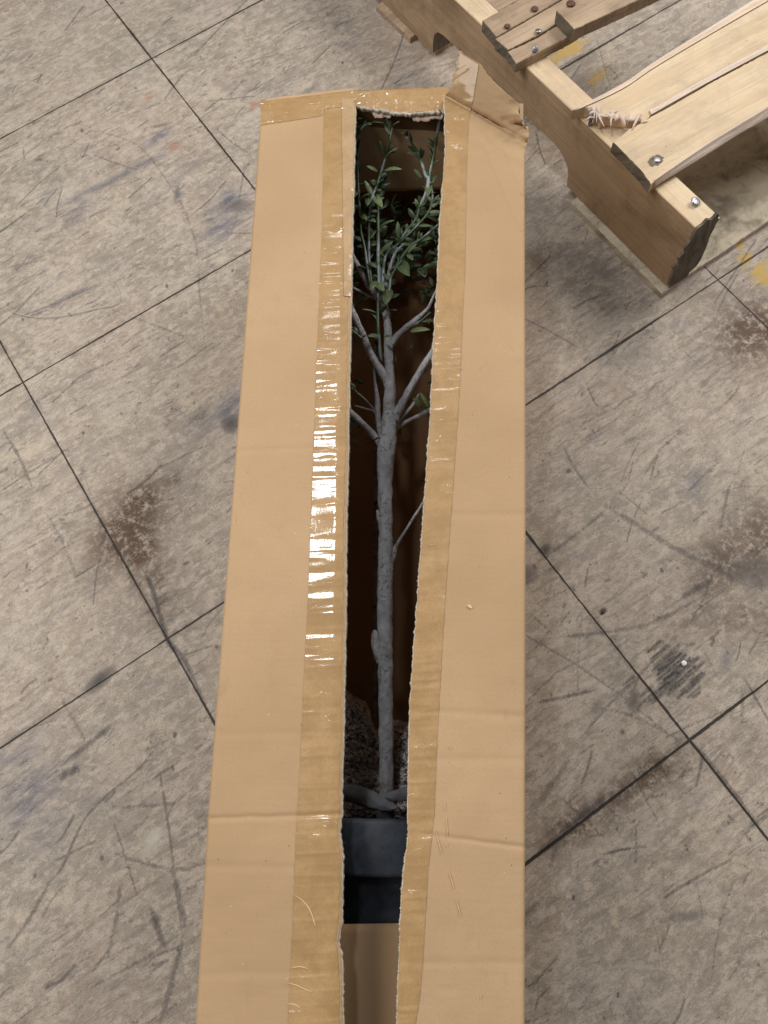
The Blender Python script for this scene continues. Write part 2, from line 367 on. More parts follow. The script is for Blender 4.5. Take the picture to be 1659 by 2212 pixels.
    for pts, wd, am in (([(1140, 1385), (1250, 1372), (1330, 1362), (1420, 1340), (1560, 1265)], .005, .5), ([(1270, 1075), (1350, 1118), (1450, 1180), (1560, 1235), (1659, 1290)], .007, .5),
                        ([(1280, 1065), (1240, 1010), (1215, 960)], .003, .5), ([(1150, 1520), (1200, 1510), (1290, 1490)], .003, .75), ([(1240, 1520), (1360, 1545), (1470, 1600)], .004, .35),
                        ([(1220, 1640), (1300, 1540), (1380, 1460), (1480, 1350)], .003, .5), ([(1160, 1740), (1230, 1640)], .008, .4), ([(1460, 1300), (1500, 1275), (1540, 1255)], .006, .6),
                        ([(1280, 1850), (1350, 1835), (1400, 1828)], .002, .8), ([(1500, 1880), (1520, 1990)], .002, .4), ([(1550, 1170), (1575, 1050)], .004, .4), ([(1140, 1230), (1250, 1150), (1310, 1100)], .004, .5),
                        ([(1500, 1370), (1560, 1480)], .002, .3), ([(1380, 1730), (1440, 1715)], .002, .5)):
        S('dark', pts, wd, am, ragged=.4)
    S('dark', [(1134, 1867), (1200, 1815), (1260, 1760), (1330, 1710)], .006, .8, ragged=.5); S('dark', [(1491, 1598), (1560, 1680), (1659, 1812)], .004, .6, ragged=.3)
    S('brown', [(1150, 1850), (1260, 1770), (1380, 1690), (1480, 1615)], .03, .7, ragged=.3)
    blob('brown', (1200, 1200), .06, .03, .7, .3); blob('brown', (1560, 1210), .1, .05, .3, .7); blob('brown', (1640, 1160), .09, .06, .3, .7); blob('brown', (1600, 1330), .12, .05, -.6, .45); blob('dark', (1640, 1240), .06, .03, -.7, .6)
    blob('brown', (1625, 715), .09, .07, .3, .95); blob('brown', (1560, 760), .07, .04, .3, .35)
    blob('dark', (1178, 1190), .012, .008, .7, .95); blob('dark', (1140, 1240), .02, .02, .7, .6); blob('blue', (1500, 1040), .03, .012, .5, .6); blob('blue', (1570, 1420), .02, .01, .5, .5)
    blob('dark', (1302, 1320), .007, .004, 0, .95); blob('dark', (1228, 1018), .005, .004, 0, .9)
    for (x, y, rx, ry, a, v) in ((1225, 110, .10, .035, 0, .95), (1290, 165, .07, .05, 0, .8), (1270, 190, .05, .02, .3, .5), (1610, 560, .035, .02, .6, 1.0), (1640, 590, .05, .03, .4, .95), (1585, 610, .02, .012, .4, .7), (1600, 530, .03, .012, .4, .9), (1655, 610, .03, .03, .4, .9), (1320, 95, .09, .02, 0, .5)):
        blob('yellow', (x, y), rx, ry, a, v)
    # mesh: fine sheet in view + coarse surround
    V = np.zeros((ny * nx, 3), np.float32)
    XX, YY = np.meshgrid(gx, gy); V[:, 0] = XX.ravel(); V[:, 1] = YY.ravel()
    # push outermost rows far away so the same sheet reaches past everything
    V = V.reshape(ny, nx, 3); V[:, 0, 0] = -6; V[:, -1, 0] = 6; V[0, :, 1] = -6; V[-1, :, 1] = 7; V = V.reshape(-1, 3)
    for k in A:
        A[k][0, :] = A[k][-1, :] = 0; A[k][:, 0] = A[k][:, -1] = 0
    idx = np.arange(ny * nx).reshape(ny, nx)
    Fq = np.stack([idx[:-1, :-1], idx[:-1, 1:], idx[1:, 1:], idx[1:, :-1]], -1).reshape(-1, 4)
    me = bpy.data.meshes.new('floor'); me.vertices.add(len(V)); me.vertices.foreach_set('co', V.ravel())
    me.loops.add(Fq.size); me.loops.foreach_set('vertex_index', Fq.ravel().astype(np.int32))
    me.polygons.add(len(Fq)); me.polygons.foreach_set('loop_start', np.arange(0, Fq.size, 4, dtype=np.int32))
    me.update(calc_edges=True)
    for k, a in A.items():
        at = me.attributes.new(k, 'FLOAT', 'POINT'); at.data.foreach_set('value', a.ravel())
    m = NT('worn_floor_tiles'); c = m.coord('Object')
    cw = m.n('ShaderNodeVectorMath', operation='ADD'); m.link(c, cw.inputs[0])
    wob = m.n('ShaderNodeVectorMath', operation='SCALE'); m.link(m.noise(c, 9, 3, .5, out='Color'), wob.inputs[0]); wob.inputs['Scale'].default_value = .02
    m.link(wob.outputs[0], cw.inputs[1]); c2 = cw.outputs[0]
    def aniso(sc, rz):
        mp = m.n('ShaderNodeMapping'); m.link(c2, mp.inputs[0]); mp.inputs['Scale'].default_value = sc; mp.inputs['Rotation'].default_value = (0, 0, rz); return mp.outputs[0]
    big = m.noise(c, 2.6, 5, .6); mid = m.noise(c, 11, 9, .72, .5)
    fle = m.noise(aniso((34, 62, 1), -.25), 1.0, 8, .74, .35); fle2 = m.noise(aniso((55, 90, 1), .5), 1.0, 7, .76, .3)
    st1 = m.noise(aniso((9, 90, 1), -.16), 1.0, 9, .76, .05); st2 = m.noise(aniso((15, 55, 1), -.5), 1.3, 9, .78, .1)
    st3 = m.noise(aniso((14, 90, 1), .35), 1.0, 8, .76, .05)
    fine = m.noise(c, 420, 3, .7); mot = m.noise(c, 75, 6, .75, .4)
    hue = m.noise(c, 3.7, 3, .5)
    col = m.mix(m.ramp(hue, .35, .65), srgb(172, 158, 142), srgb(184, 165, 148))
    col = m.mix(m.ramp(big, .40, .60, 0, .55), col, srgb(152, 145, 133))
    col = m.mix(m.ramp(mid, .46, .58, 0, .75), col, srgb(196, 182, 167))
    col = m.mix(m.ramp(fle, .49, .56, 0, .7), col, srgb(206, 192, 176))
    col = m.mix(m.ramp(mot, .50, .64, 0, .34), col, srgb(134, 126, 117))
    col = m.mix(m.ramp(fle2, .52, .62, 0, .34), col, srgb(130, 121, 112))
    col = m.mix(m.math('MULTIPLY', m.ramp(st1, .51, .60, 0, .45), m.ramp(m.noise(c, 4, 3, .6), .4, .6, .25, 1)), col, srgb(104, 98, 96))
    col = m.mix(m.math('MULTIPLY', m.ramp(st2, .53, .60, 0, .42), m.ramp(m.noise(m.coord('Object', loc=(3, 2, 0)), 5, 3, .6), .42, .6, .15, 1)), col, srgb(98, 94, 96))
    col = m.mix(m.math('MULTIPLY', m.ramp(st3, .56, .65, 0, .8), m.ramp(m.noise(m.coord('Object', loc=(7, 5, 0)), 5, 3, .6), .45, .6, .1, 1)), col, srgb(90, 82, 78))
    col = m.mix(m.ramp(m.noise(aniso((30, 40, 1), .8), 1.0, 8, .8, .4), .60, .66, 0, .65), col, srgb(96, 84, 74))
    col = m.mix(m.ramp(m.noise(aniso((20, 45, 1), -.5), 1.0, 8, .8, .4), .60, .68, 0, .55), col, srgb(214, 204, 190))
    crk = m.noise(aniso((38, 150, 1), -.35), 1.0, 7, .8, .25); crk2 = m.noise(aniso((45, 130, 1), .55), 1.0, 7, .8, .25)
    col = m.mix(m.ramp(crk, .58, .62, 0, .32), col, srgb(98, 88, 80)); col = m.mix(m.ramp(crk2, .59, .63, 0, .30), col, srgb(104, 94, 86))
    col = m.mix(m.ramp(m.noise(m.coord('Object', loc=(6, 2, 0)), 55, 7, .8, .3), .55, .62, 0, .5), col, srgb(210, 196, 180))
    pt = m.noise(m.coord('Object', loc=(11, 4, 0)), 6, 8, .78, .3)
    col = m.mix(m.ramp(pt, .54, .62, 0, .30), col, srgb(134, 128, 124))
    col = m.mix(m.ramp(m.noise(m.coord('Object', loc=(2, 9, 0)), 8, 8, .8, .2), .56, .63, 0, .45), col, srgb(214, 198, 172))
    col = m.mix(m.ramp(m.noise(m.coord('Object', loc=(1, 1, 0)), 38, 5, .8), .62, .67, 0, .7), col, srgb(84, 74, 66))
    col = m.mix(m.ramp(fine, .4, .65, 0, .3), col, srgb(100, 92, 86))
    brk = m.ramp(m.noise(aniso((24, 85, 1), -.2), 1.0, 6, .75), .36, .58, .25, 1)
    brk2 = m.ramp(mid, .36, .6, .25, 1)
    def over(col, name, colr, mul, br):
        return m.mix(m.math('MULTIPLY', m.math('MULTIPLY', m.attr(name), mul), br, clamp=True), col, colr)
    col = over(col, 'blue', srgb(92, 94, 110), 1.15, brk)
    bn = m.noise(c, 60, 6, .8)
    col = m.mix(m.math('MULTIPLY', m.math('MULTIPLY', m.attr('brown'), 1.3), m.ramp(bn, .34, .56), clamp=True), col, srgb(88, 66, 48))
    col = m.mix(m.math('MULTIPLY', m.attr('brown'), m.ramp(m.noise(c, 75, 6, .8, 1.), .56, .68, 0, .7), clamp=True), col, srgb(50, 42, 36))
    yb = m.ramp(m.math('ADD', m.math('MULTIPLY', m.attr('yellow'), .55), m.noise(aniso((26, 60, 1), -.3), 1.0, 8, .8)), .84, .98, 0, .85)
    col = m.mix(yb, col, m.mix(fine, srgb(184, 146, 58), srgb(204, 170, 84)))
    col = over(col, 'orange', srgb(170, 110, 74), .9, brk)
    col = over(col, 'pale', srgb(205, 200, 188), .8, 1.0)
    dn = m.math('MULTIPLY', m.math('SUBTRACT', m.noise(c, 170, 5, .75), .5), .95)
    dk = m.ramp(m.math('ADD', m.math('MULTIPLY', m.attr('dark'), 1.2), dn), .12, .42, 0, 1)
    col = m.mix(m.math('MULTIPLY', dk, m.math('MULTIPLY_ADD', m.attr('dark'), .8, .16), clamp=True), col, srgb(60, 56, 58))
    ti = m.n('ShaderNodeVectorMath', operation='FLOOR'); to = m.n('ShaderNodeMapping'); m.link(c, to.inputs[0])
    to.inputs['Scale'].default_value = (1 / S_T, 1 / S_T, 1); to.inputs['Location'].default_value = (-X0 / S_T, -Y0 / S_T, .5); m.link(to.outputs[0], ti.inputs[0])
    wn = m.n('ShaderNodeTexWhiteNoise', noise_dimensions='2D'); m.link(ti.outputs[0], wn.inputs['Vector'])
    col = m.mix(m.math('MULTIPLY', wn.outputs['Value'], .16), col, srgb(118, 112, 106))
    # joints
    sx = m.n('ShaderNodeSeparateXYZ'); cc = m.n('ShaderNodeVectorMath', operation='ADD'); m.link(c, cc.inputs[0])
    w2 = m.n('ShaderNodeVectorMath', operation='SCALE'); m.link(m.noise(c, 60, 4, .6, out='Color'), w2.inputs[0]); w2.inputs['Scale'].default_value = .0022
    m.link(w2.outputs[0], cc.inputs[1]); m.link(cc.outputs[0], sx.inputs[0])
    def joint(sock, o):
        t = m.math('ADD', m.math('DIVIDE', m.math('SUBTRACT', sock, o), S_T), .5)
        fr = m.math('SUBTRACT', m.math('FRACT', t), .5)
        return m.math('MULTIPLY', m.math('ABSOLUTE', fr), S_T)
    d = m.math('MINIMUM', joint(sx.outputs[0], X0 + .0011), joint(sx.outputs[1], Y0 + .0011))
    wj = m.math('ADD', m.math('MULTIPLY', m.ramp(m.noise(c, 3.2, 6, .75), .35, .72), .0017), .0008)
    jm = m.ramp(m.math('DIVIDE', d, wj), .75, 1.5, 1, 0)
    halo = m.math('MULTIPLY', m.ramp(d, .001, .011, 1, 0), m.ramp(m.noise(c, 5, 4, .7), .45, .7, 0, .5))
    col = m.mix(halo, col, srgb(84, 74, 62)); col = m.mix(m.math('MULTIPLY', jm, .93), col, srgb(34, 28, 24))
    b = m.bump(m.math('MULTIPLY', jm, -1.), .0012); b = m.bump(fle, .0007, prev=b); b = m.bump(fine, .0003, prev=b); b = m.bump(m.math('MULTIPLY', m.attr('dark'), -1.), .0005, prev=b)
    m.out(col, m.ramp(mid, .3, .7, .48, .68), b, Specular_IOR_Level=.35)
    me.materials.append(m.m)
    o = bpy.data.objects.new('floor', me); COL.objects.link(o); o['kind'] = 'structure'
build_floor()

# ------------------------------------------------------------------ cardboard box
YB = 2470                       # the near end, below the frame
CT = .0055                      # cardboard thickness
UVO = P(760, 1200, H)
def buv(p): d = Vector(p) - UVO; return (d.dot(AX), d.dot(SD) + p[2] * .0)
corner_tl, corner_tr = P(565, 226, H), P(1140, 330, H)
corner_bl, corner_br = P(404, YB, H), P(1133, YB, H)
box_c = (corner_tl + corner_tr + corner_bl + corner_br) / 4
box = thing('cardboard_box', 'long brown cardboard box lying on the floor, its taped lid slit open down the middle', 'box', (box_c.x, box_c.y, 0))

left_edge = pl([(200, 566), (226, 564), (300, 559), (830, 520), (1300, 484), (1770, 448), (2212, 422), (YB, 404)])
cutL0 = pl([(190, 765), (232, 767), (500, 761), (700, 757), (830, 754), (960, 752), (1100, 749), (1390, 745), (1600, 741), (1760, 737), (1795, 733), (1850, 740), (1990, 738), (2035, 732), (2080, 740), (2212, 741), (YB, 743)])
cutR0 = pl([(110, 995), (118, 992), (164, 980), (194, 969), (211, 960), (323, 962), (469, 951), (598, 945), (730, 937), (900, 930), (960, 926), (1060, 918), (1250, 905), (1400, 894), (1500, 887), (1600, 883), (1740, 881), (1800, 882), (1870, 873), (1930, 868), (2050, 862), (2212, 857), (YB, 852)])
rightE = pl([(110, 996), (118, 1003), (140, 1040), (160, 1052), (179, 1070), (205, 1098), (226, 1124), (240, 1119), (262, 1130), (281, 1146), (300, 1140), (331, 1134), (600, 1134), (1000, 1136), (1500, 1135), (YB, 1133)])
def cutL(y): return cutL0(y) + (.9 + (1.4 if y > 1700 else 0)) * n1(y / 11, 1) + 1.4 * n1(y / 34, 2) + .6 * n1(y / 4.3, 3)
def cutR(y): return cutR0(y) + 1.6 * n1(y / 8, 4) + 1.2 * n1(y / 26, 5) + 1.0 * n1(y / 3.2, 6)
def crease(y, y0, amp, wd): d = (y - y0) / wd; return amp * math.exp(-d * d)
def ztop(side, x, y):
    z = H + .0024 * n2(x / 170, y / 240, 1) + .0009 * n2(x / 60, y / 70, 12) + .00020 * n2(x / 40, y / 26, 2) + .0010 * min(0, n2(x / 75, y / 45, 23) + .35)
    if side < 0:
        z += crease(y, 1768 - (x - 445) * .028 + 2 * n1(x / 40, 3), -.0015, 6)
        z += crease(y, 975 - (x - 510) * .05, -.0007, 7) + crease(y, 1585, -.0004, 9) + crease(y, 1870 + (x - 445) * .02, -.0005, 9) + crease(y, 300, .0004, 9)
        z += crease(y, 2105 - (x - 500) * .02, -.0005, 10)
        if x > 640: z += .0012 * math.exp(-((y - (1960 + (x - 640) * 1.3)) / 6) ** 2) * .5
        z -= .003 * max(0, (x - cutL0(y) + 25) / 25) ** 1.5 if x > cutL0(y) - 25 else 0
    else:
        z += crease(y, 1800 + (x - 900) * .13 + 2 * n1(x / 40, 4), -.0013 * min(1, max(.2, (x - 880) / 120)), 6)
        z += crease(y, 1535 + (x - 900) * .05, -.0007, 8) + crease(y, 1640, -.0005, 9) + crease(y, 1112, -.0006, 8) + crease(y, 2080, -.0005, 9)
        # the torn end: bends up past a diagonal crease, wrinkled
        dd = ((y - 207) - (x - 962) * .56) * .872       # px below the crease line
        lift = .050 * max(0, min(1, -dd / 105)) ** .9
        z += lift + .010 * math.exp(-(max(0, dd) / 160.)) * (1 if dd > -3 else 1)
        z += -.0035 * math.exp(-(dd / 5) ** 2)
        wr = math.exp(-((y - 270) / 60.) ** 2)
        if x > 1030:
            z += wr * (x - 1030) / 100 * (.0025 * n2(x / 16, y / 11, 8) + .0035 * math.sin((y - x * .34) / 7.5) * math.exp(-((x - 1125) / 45) ** 2))
        z += .0016 * wr * n2(x / 22, y / 16, 9)
        # long faint creases fanning down
        for (x0_, y0_, x1_, y1_) in ((1040, 300, 1128, 500), (1085, 300, 1130, 420)):
            if y0_ < y < y1_:
                xx = lerp(x0_, x1_, (y - y0_) / (y1_ - y0_)); z += .0009 * math.exp(-((x - xx) / 4) ** 2)
    return z
def ytopL(u): return lerp(214, 190, min(1, u * 1.02)) + 2.0 * n1(u * 9, 11) + 4 * math.exp(-(u / .03) ** 2) * 3
def build_flap(side, name):
    NR, NC = 900, 46
    verts, uvs, faces, fm = [], [], [], []
    for layer in (0, 1):
        for i in range(NR + 1):
            t = i / NR
            for j in range(NC + 1):
                u = j / NC
                if side < 0:
                    y = lerp(ytopL(u), YB, t); xl, xr = left_edge(y), cutL(y)
                else:
                    y = lerp(110, YB, t); xl, xr = cutR(y), rightE(y) + (1.6 * n1(y / 5, 7) if y < 300 else 0)
                x = lerp(xl, xr, u)
                if layer == 1:                       # underside: sticks out at the cut, a bevelled ragged core
                    if side < 0 and j == NC: x += 3.0 + 1.6 * n1(y / 17, 13) + 1.0 * n1(y / 4.1, 14)
                    if side > 0 and j == 0: x -= 2.6 + 2.2 * n1(y / 14, 15) + 2.0 * n1(y / 3.7, 16) + 3.0 * max(0, n1(y / 7.7, 19) - .25)
                z = ztop(side, x, y)
                p = P(x, y, z)
                if layer: p = p - Vector((0, 0, CT))
                # rounded outer score line
                if (side < 0 and j == 0) or (side > 0 and j == NC and y > 331): p.z -= .0016
                verts.append(p); uvs.append(buv(p))
    W = NC + 1; N1 = (NR + 1) * W
    for i in range(NR):
        for j in range(NC):
            a = i * W + j
            faces.append((a, a + W, a + W + 1, a + 1)); fm.append(0)
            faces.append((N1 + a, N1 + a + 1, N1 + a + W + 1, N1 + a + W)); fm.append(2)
        a = i * W; faces.append((a, N1 + a, N1 + a + W, a + W)); fm.append(1 if side > 0 else 0)
        a = i * W + NC; faces.append((a, a + W, N1 + a + W, N1 + a)); fm.append(1 if side < 0 or i < 85 else 0)
    for j in range(NC):
        faces.append((j, j + 1, N1 + j + 1, N1 + j)); fm.append(1 if side > 0 else 0)
        a = NR * W + j; faces.append((a, N1 + a, N1 + a + 1, a + 1)); fm.append(0)
    o = mesh_obj(name, verts, faces, None, None, uvs, [CARD, TORN, CARD_SHADE], fm)
    adopt(o, box); return o
flapL = build_flap(-1, 'lid_flap'); flapR = build_flap(1, 'lid_flap')
flapL['label'] = 'flat left lid flap'; flapR['label'] = 'right lid flap with its torn far end bent up'

def strip(name, side, fl, fr, y0, y1, mat, parent, lift=.0007, step=3, nc=18, jag=0., th=0.):
    verts, uvs, faces = [], [], []
    n = int((y1 - y0) / step)
    for i in range(n + 1):
        y = lerp(y0, y1, i / n)
        for j in range(nc + 1):
            x = lerp(fl(y), fr(y), j / nc)
            yy = y
            if jag and i in (0, n): yy += jag * n1(j * 1.3, y0)
            z = ztop(side, x, yy) + lift
            # puckers
            k_ = .35 if yy < 260 else 1
            z += k_ * (.0007 * max(0, n2(x / 160, (yy + x * .06) / 8, 21)) + .0004 * n2(x / 120, (yy + x * .06) / 15, 22))
            p = P(x, yy, z); verts.append(p); uvs.append(buv(p))
    W = nc + 1
    for i in range(n):
        for j in range(nc):
            a = i * W + j; faces.append((a, a + W, a + W + 1, a + 1))
    o = mesh_obj(name, verts, faces, mat, parent, uvs); return o
tapeL_l = pl([(215, 699), (300, 699), (470, 697), (690, 688), (830, 683), (1130, 672), (1330, 664), (1500, 655), (1660, 648), (1800, 640), (2000, 632), (2212, 622), (YB, 610)])
tapeL_r = lambda y: cutL(y) - (6 + 2.0 * n1(y / 15, 31)) if y < 1960 else cutL(y) - (8 + 3 * n1(y / 20, 33))
a_ = strip('packing_tape', -1, lambda y: tapeL_l(y) + .8 * n1(y / 20, 30), tapeL_r, 236, YB, TAPE, flapL)
tapeR_r = pl([(118, 999), (140, 1034), (215, 1022), (260, 1012), (400, 1007), (560, 1005), (830, 993), (960, 985), (1200, 968), (1400, 955), (1600, 944), (1760, 938), (1878, 925), (2109, 911), (2150, 907), (2212, 897), (YB, 882)])
strip('packing_tape', 1, lambda y: cutR(y) + 2, lambda y: min(tapeR_r(y), rightE(y) - 1), 116, YB, TAPE, flapR)
# a second, clear layer beside the slit at the far end of the left flap
strip('clear_tape', -1, lambda y: lerp(738, 743, (y - 215) / 420) + 1.5 * n1(y / 30, 77), lambda y: cutL(y) - 1.0, 212, 640, CTAPE, flapL, lift=.0017)

# the band of tape wrapped over the far end
def end_tape():
    verts, uvs, faces = [], [], []
    NI, NJ = 90, 16
    for i in range(NI + 1):
        u = i / NI; x = lerp(563, 766, u)
        ya = lerp(214, 191, u); yb = lerp(271, 250, min(1, u / .66)) if u < .66 else lerp(236, 228, (u - .66) / .34)
        for j in range(NJ + 1):
            y = lerp(ya + 2, yb, j / NJ)
            z = ztop(-1, x, y) + (.0012 + .0012 * abs(n2(x / 14, y / 6, 41)) + .0006 * abs(n2(x / 5, y / 4, 42))) * (1 - .7 * (j / NJ) ** 3)
            if j == 0: z -= .006
            p = P(x, y, z); verts.append(p); uvs.append(buv(p))
    for i in range(NI):
        for j in range(NJ):
            a = i * (NJ + 1) + j; faces.append((a, a + 1, a + NJ + 2, a + NJ + 1))
    return mesh_obj('end_tape', verts, faces, TAPE, flapL, uvs)
end_tape()

# strip of lid left over the opening at the far end, its torn layers hanging in
def end_strip():
    NI, NJ = 120, 14
    low = pl([(765, 226), (800, 233), (830, 237), (845, 241), (880, 244), (920, 241), (950, 239), (975, 238)])
    verts, uvs, faces, fm = [], [], [], []
    for layer in (0, 1):
        for i in range(NI + 1):
            x = lerp(760, 968, i / NI)
            ya, yb = lerp(195, 187, i / NI) + n1(x / 30, 50), low(x) + 1.8 * n1(x / 7, 51) + (3 + 2 * n1(x / 4, 52)) * layer
            for j in range(NJ + 1):
                y = lerp(ya, yb, j / NJ)
                z = H - .0005 + .0016 * n2(x / 20, y / 12, 53) + .0008 * n2(x / 7, y / 6, 54) - .003 * (j / NJ) ** 2
                if j == 0: z -= .002
                p = P(x, y, z) - Vector((0, 0, CT * layer)); verts.append(p); uvs.append(buv(p))
    W = NJ + 1; N1 = (NI + 1) * W
    for i in range(NI):
        for j in range(NJ):
            a = i * W + j; faces.append((a, a + 1, a + W + 1, a + W)); fm.append(0)
            faces.append((N1 + a, N1 + a + W, N1 + a + W + 1, N1 + a + 1)); fm.append(2)
        a = i * W + NJ; faces.append((a, N1 + a, N1 + a + W, a + W)); fm.append(1)
        a = i * W; faces.append((a, a + W, N1 + a + W, N1 + a)); fm.append(0)
    o = mesh_obj('lid_end_strip', verts, faces, None, None, uvs, [TAPE, TORN, CARD_SHADE], fm); adopt(o, box)
    # torn plies: ragged overlapping sheets peeping out under the strip
    for k, (xa, xb, ya, yb, dz) in enumerate(((766, 838, 228, 243, .0065), (797, 856, 236, 258, .008), (846, 905, 240, 254, .007), (882, 940, 244, 266, .009), (920, 964, 243, 261, .0075))):
        vs, fs = [], []
        n = 28
        for i in range(n + 1):
            x = lerp(xa, xb, i / n); e = min(1, 5 * min(i, n - i) / n) * (.62 + .38 * (.5 + .9 * n1((i // 6) * 1.37, 90 + k) + .25 * n1((i // 3) * 1.7, 95 + k)))
            for j in range(5):
                y = lerp(ya - 6, lerp(ya, yb, e) + 1.5 * n1(x / 4, 60 + k), j / 4)
                vs.append(P(x, y, H - dz - .004 * j / 4 + .0015 * n2(x / 6, y / 6, 61 + k)))
        for i in range(n):
            for j in range(4):
                a = i * 5 + j; fs.append((a, a + 1, a + 6, a + 5))
        q = mesh_obj('torn_ply', vs, fs, GREYP, o)
        md = q.modifiers.new('t', 'SOLIDIFY'); md.thickness = .0012
end_strip()

def c6(x, y): return ((750 + x / 1.185) / 1.823, (2900 + y / 1.185) / 1.823)
def scratch(side, pts, w_, parent):
    cp = catmull0([c6(*p) for p in pts], 6); vs, fs = [], []
    for i, (x, y) in enumerate(cp):
        q = cp[min(i + 1, len(cp) - 1)]; p0 = cp[max(0, i - 1)]; dx, dy = q[0] - p0[0], q[1] - p0[1]; L = math.hypot(dx, dy) + 1e-9
        ww = w_ * math.sin(math.pi * (i + .4) / len(cp)) ** .6 * (1 + .4 * n1(i * .9, 5))
        for sg in (-1, 0, 1):
            xx, yy = x - dy / L * ww * sg, y + dx / L * ww * sg
            vs.append(P(xx, yy, ztop(side, xx, yy) + .0011 + (.0005 if sg == 0 else 0)))
    for i in range(len(cp) - 1):
        for k in (0, 1): a = i * 3 + k; fs.append((a, a + 1, a + 4, a + 3))
    mesh_obj('scratch', vs, fs, SCR, parent)
def catmull0(pts, n):
    out = []; q = [pts[0]] + list(pts) + [pts[-1]]
    for i in range(1, len(q) - 2):
        for k in range(n):
            t = k / n; out.append(tuple(.5 * ((2 * q[i][c]) + (-q[i - 1][c] + q[i + 1][c]) * t + (2 * q[i - 1][c] - 5 * q[i][c] + 4 * q[i + 1][c] - q[i + 2][c]) * t * t + (-q[i - 1][c] + 3 * q[i][c] - 3 * q[i + 1][c] + q[i + 2][c]) * t ** 3) for c in (0, 1)))
    out.append(pts[-1]); return out
SCR = mat_card('scraped_kraft', srgb(222, 194, 156))
for pts in ([(1186, 312), (1190, 345)], [(1194, 385), (1198, 430), (1199, 468)], [(1198, 500), (1198, 516)], [(1145, 440), (1158, 490), (1174, 548)], [(1206, 630), (1222, 680), (1230, 712)], [(1240, 755), (1252, 800), (1262, 838)], [(1352, 1225), (1360, 1205)], [(1205, 40), (1218, 62)]):
    scratch(1, pts, 1.0, flapR)
for pts in ([(480, 738), (515, 760), (545, 790), (566, 830), (578, 870), (586, 892)], [(455, 1152), (490, 1160), (530, 1178), (568, 1194)], [(470, 1082), (510, 1075), (550, 1085)], [(452, 1248), (490, 1252), (512, 1270)]):
    scratch(-1, pts, 1.5, flapL)

# walls, bottom, inner flaps
def slab(name, a, b, z0, z1, th_dir, th, mat, part_of, label=None):
    vs = []
    for q in (a, b):
        for z in (z0, z1):
            for s in (0, 1): vs.append(Vector((q.x, q.y, z)) + th_dir * th * s)
    f = [(0, 2, 6, 4), (1, 5, 7, 3), (0, 4, 5, 1), (2, 3, 7, 6), (0, 1, 3, 2), (4, 6, 7, 5)]
    L = (b - a); L.z = 0; Ln = L.normalized()
    uvs = [((v - a).dot(Ln), v.z) for v in vs]
    o = mesh_obj(name, vs, f, mat, None, uvs, smooth=False); adopt(o, part_of)
    return o
ztw = H - CT - .0045
ctr = Vector((box_c.x, box_c.y, 0))
c_tl, c_tr, c_bl, c_br = P(567, 222, H), P(1132, 212, H), P(404, YB - 6, H), P(1131, YB - 6, H)
sh = lambda v: Vector((v.x, v.y, 0))
c_tl, c_tr, c_bl, c_br = map(sh, (c_tl, c_tr, c_bl, c_br))
nl = (c_bl - c_tl).normalized(); nl = Vector((nl.y, -nl.x, 0));  nl = nl if (ctr - c_tl).dot(nl) > 0 else -nl
nr = (c_br - c_tr).normalized(); nr = Vector((nr.y, -nr.x, 0));  nr = nr if (ctr - c_tr).dot(nr) > 0 else -nr
nt = (c_tr - c_tl).normalized(); nt = Vector((nt.y, -nt.x, 0));  nt = nt if (ctr - c_tl).dot(nt) > 0 else -nt
nb = (c_br - c_bl).normalized(); nb = Vector((nb.y, -nb.x, 0));  nb = nb if (ctr - c_bl).dot(nb) > 0 else -nb
slab('side_wall', c_tl, c_bl, .001, ztw, nl, CT, CARD, box)
slab('side_wall', c_tr, c_br, .001, ztw, nr, CT, CARD, box)
g_ = .006
slab('end_wall', c_tl + nl * g_, c_tr + nr * g_, .001, ztw, nt, CT, CARD_SHADE, box)
slab('end_wall', c_bl + nl * g_, c_br + nr * g_, .001, ztw, nb, CT, CARD, box)
# bottom flaps meeting (with a gap) under the trunk
def bottom(pts, z, name):
    vs = [Vector((p.x, p.y, z)) for p in pts] + [Vector((p.x, p.y, z - .004)) for p in pts]
    n = len(pts); f = [tuple(range(n)), tuple(reversed(range(n, 2 * n)))] + [(i, n + i, n + (i + 1) % n, (i + 1) % n) for i in range(n)]
    o = mesh_obj(name, vs, f, CARD_SHADE, None, [buv(v) for v in vs], smooth=False); adopt(o, box); return o
s0, s1 = P(810, 500, .011), P(800, YB - 60, .011)
dirs = (s1 - s0).normalized(); sf = s0 - dirs * .35
sf2 = P(818, 500, .006); sb2 = P(808, YB - 60, .006)
inn = lambda v, n1_, n2_: v + n1_ * .008 + n2_ * .008
far_m = inn(c_tl, nl, nt).lerp(inn(c_tr, nr, nt), .5)
def isect(p, d, q, e):
    den = d.x * e.y - d.y * e.x; t = ((q.x - p.x) * e.y - (q.y - p.y) * e.x) / den; return p + d * t
e_far = (c_tr - c_tl).normalized(); e_near = (c_br - c_bl).normalized()
A1 = isect(s0, dirs, inn(c_tl, nl, nt), e_far); B1 = isect(s0, dirs, inn(c_bl, nl, nb), e_near)
A2 = isect(sf2, dirs, inn(c_tl, nl, nt), e_far); B2 = isect(sf2, dirs, inn(c_bl, nl, nb), e_near)
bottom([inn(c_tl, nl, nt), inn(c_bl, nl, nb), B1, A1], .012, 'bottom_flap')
bottom([A2, B2, inn(c_br, nr, nb), inn(c_tr, nr, nt)], .007, 'bottom_flap')
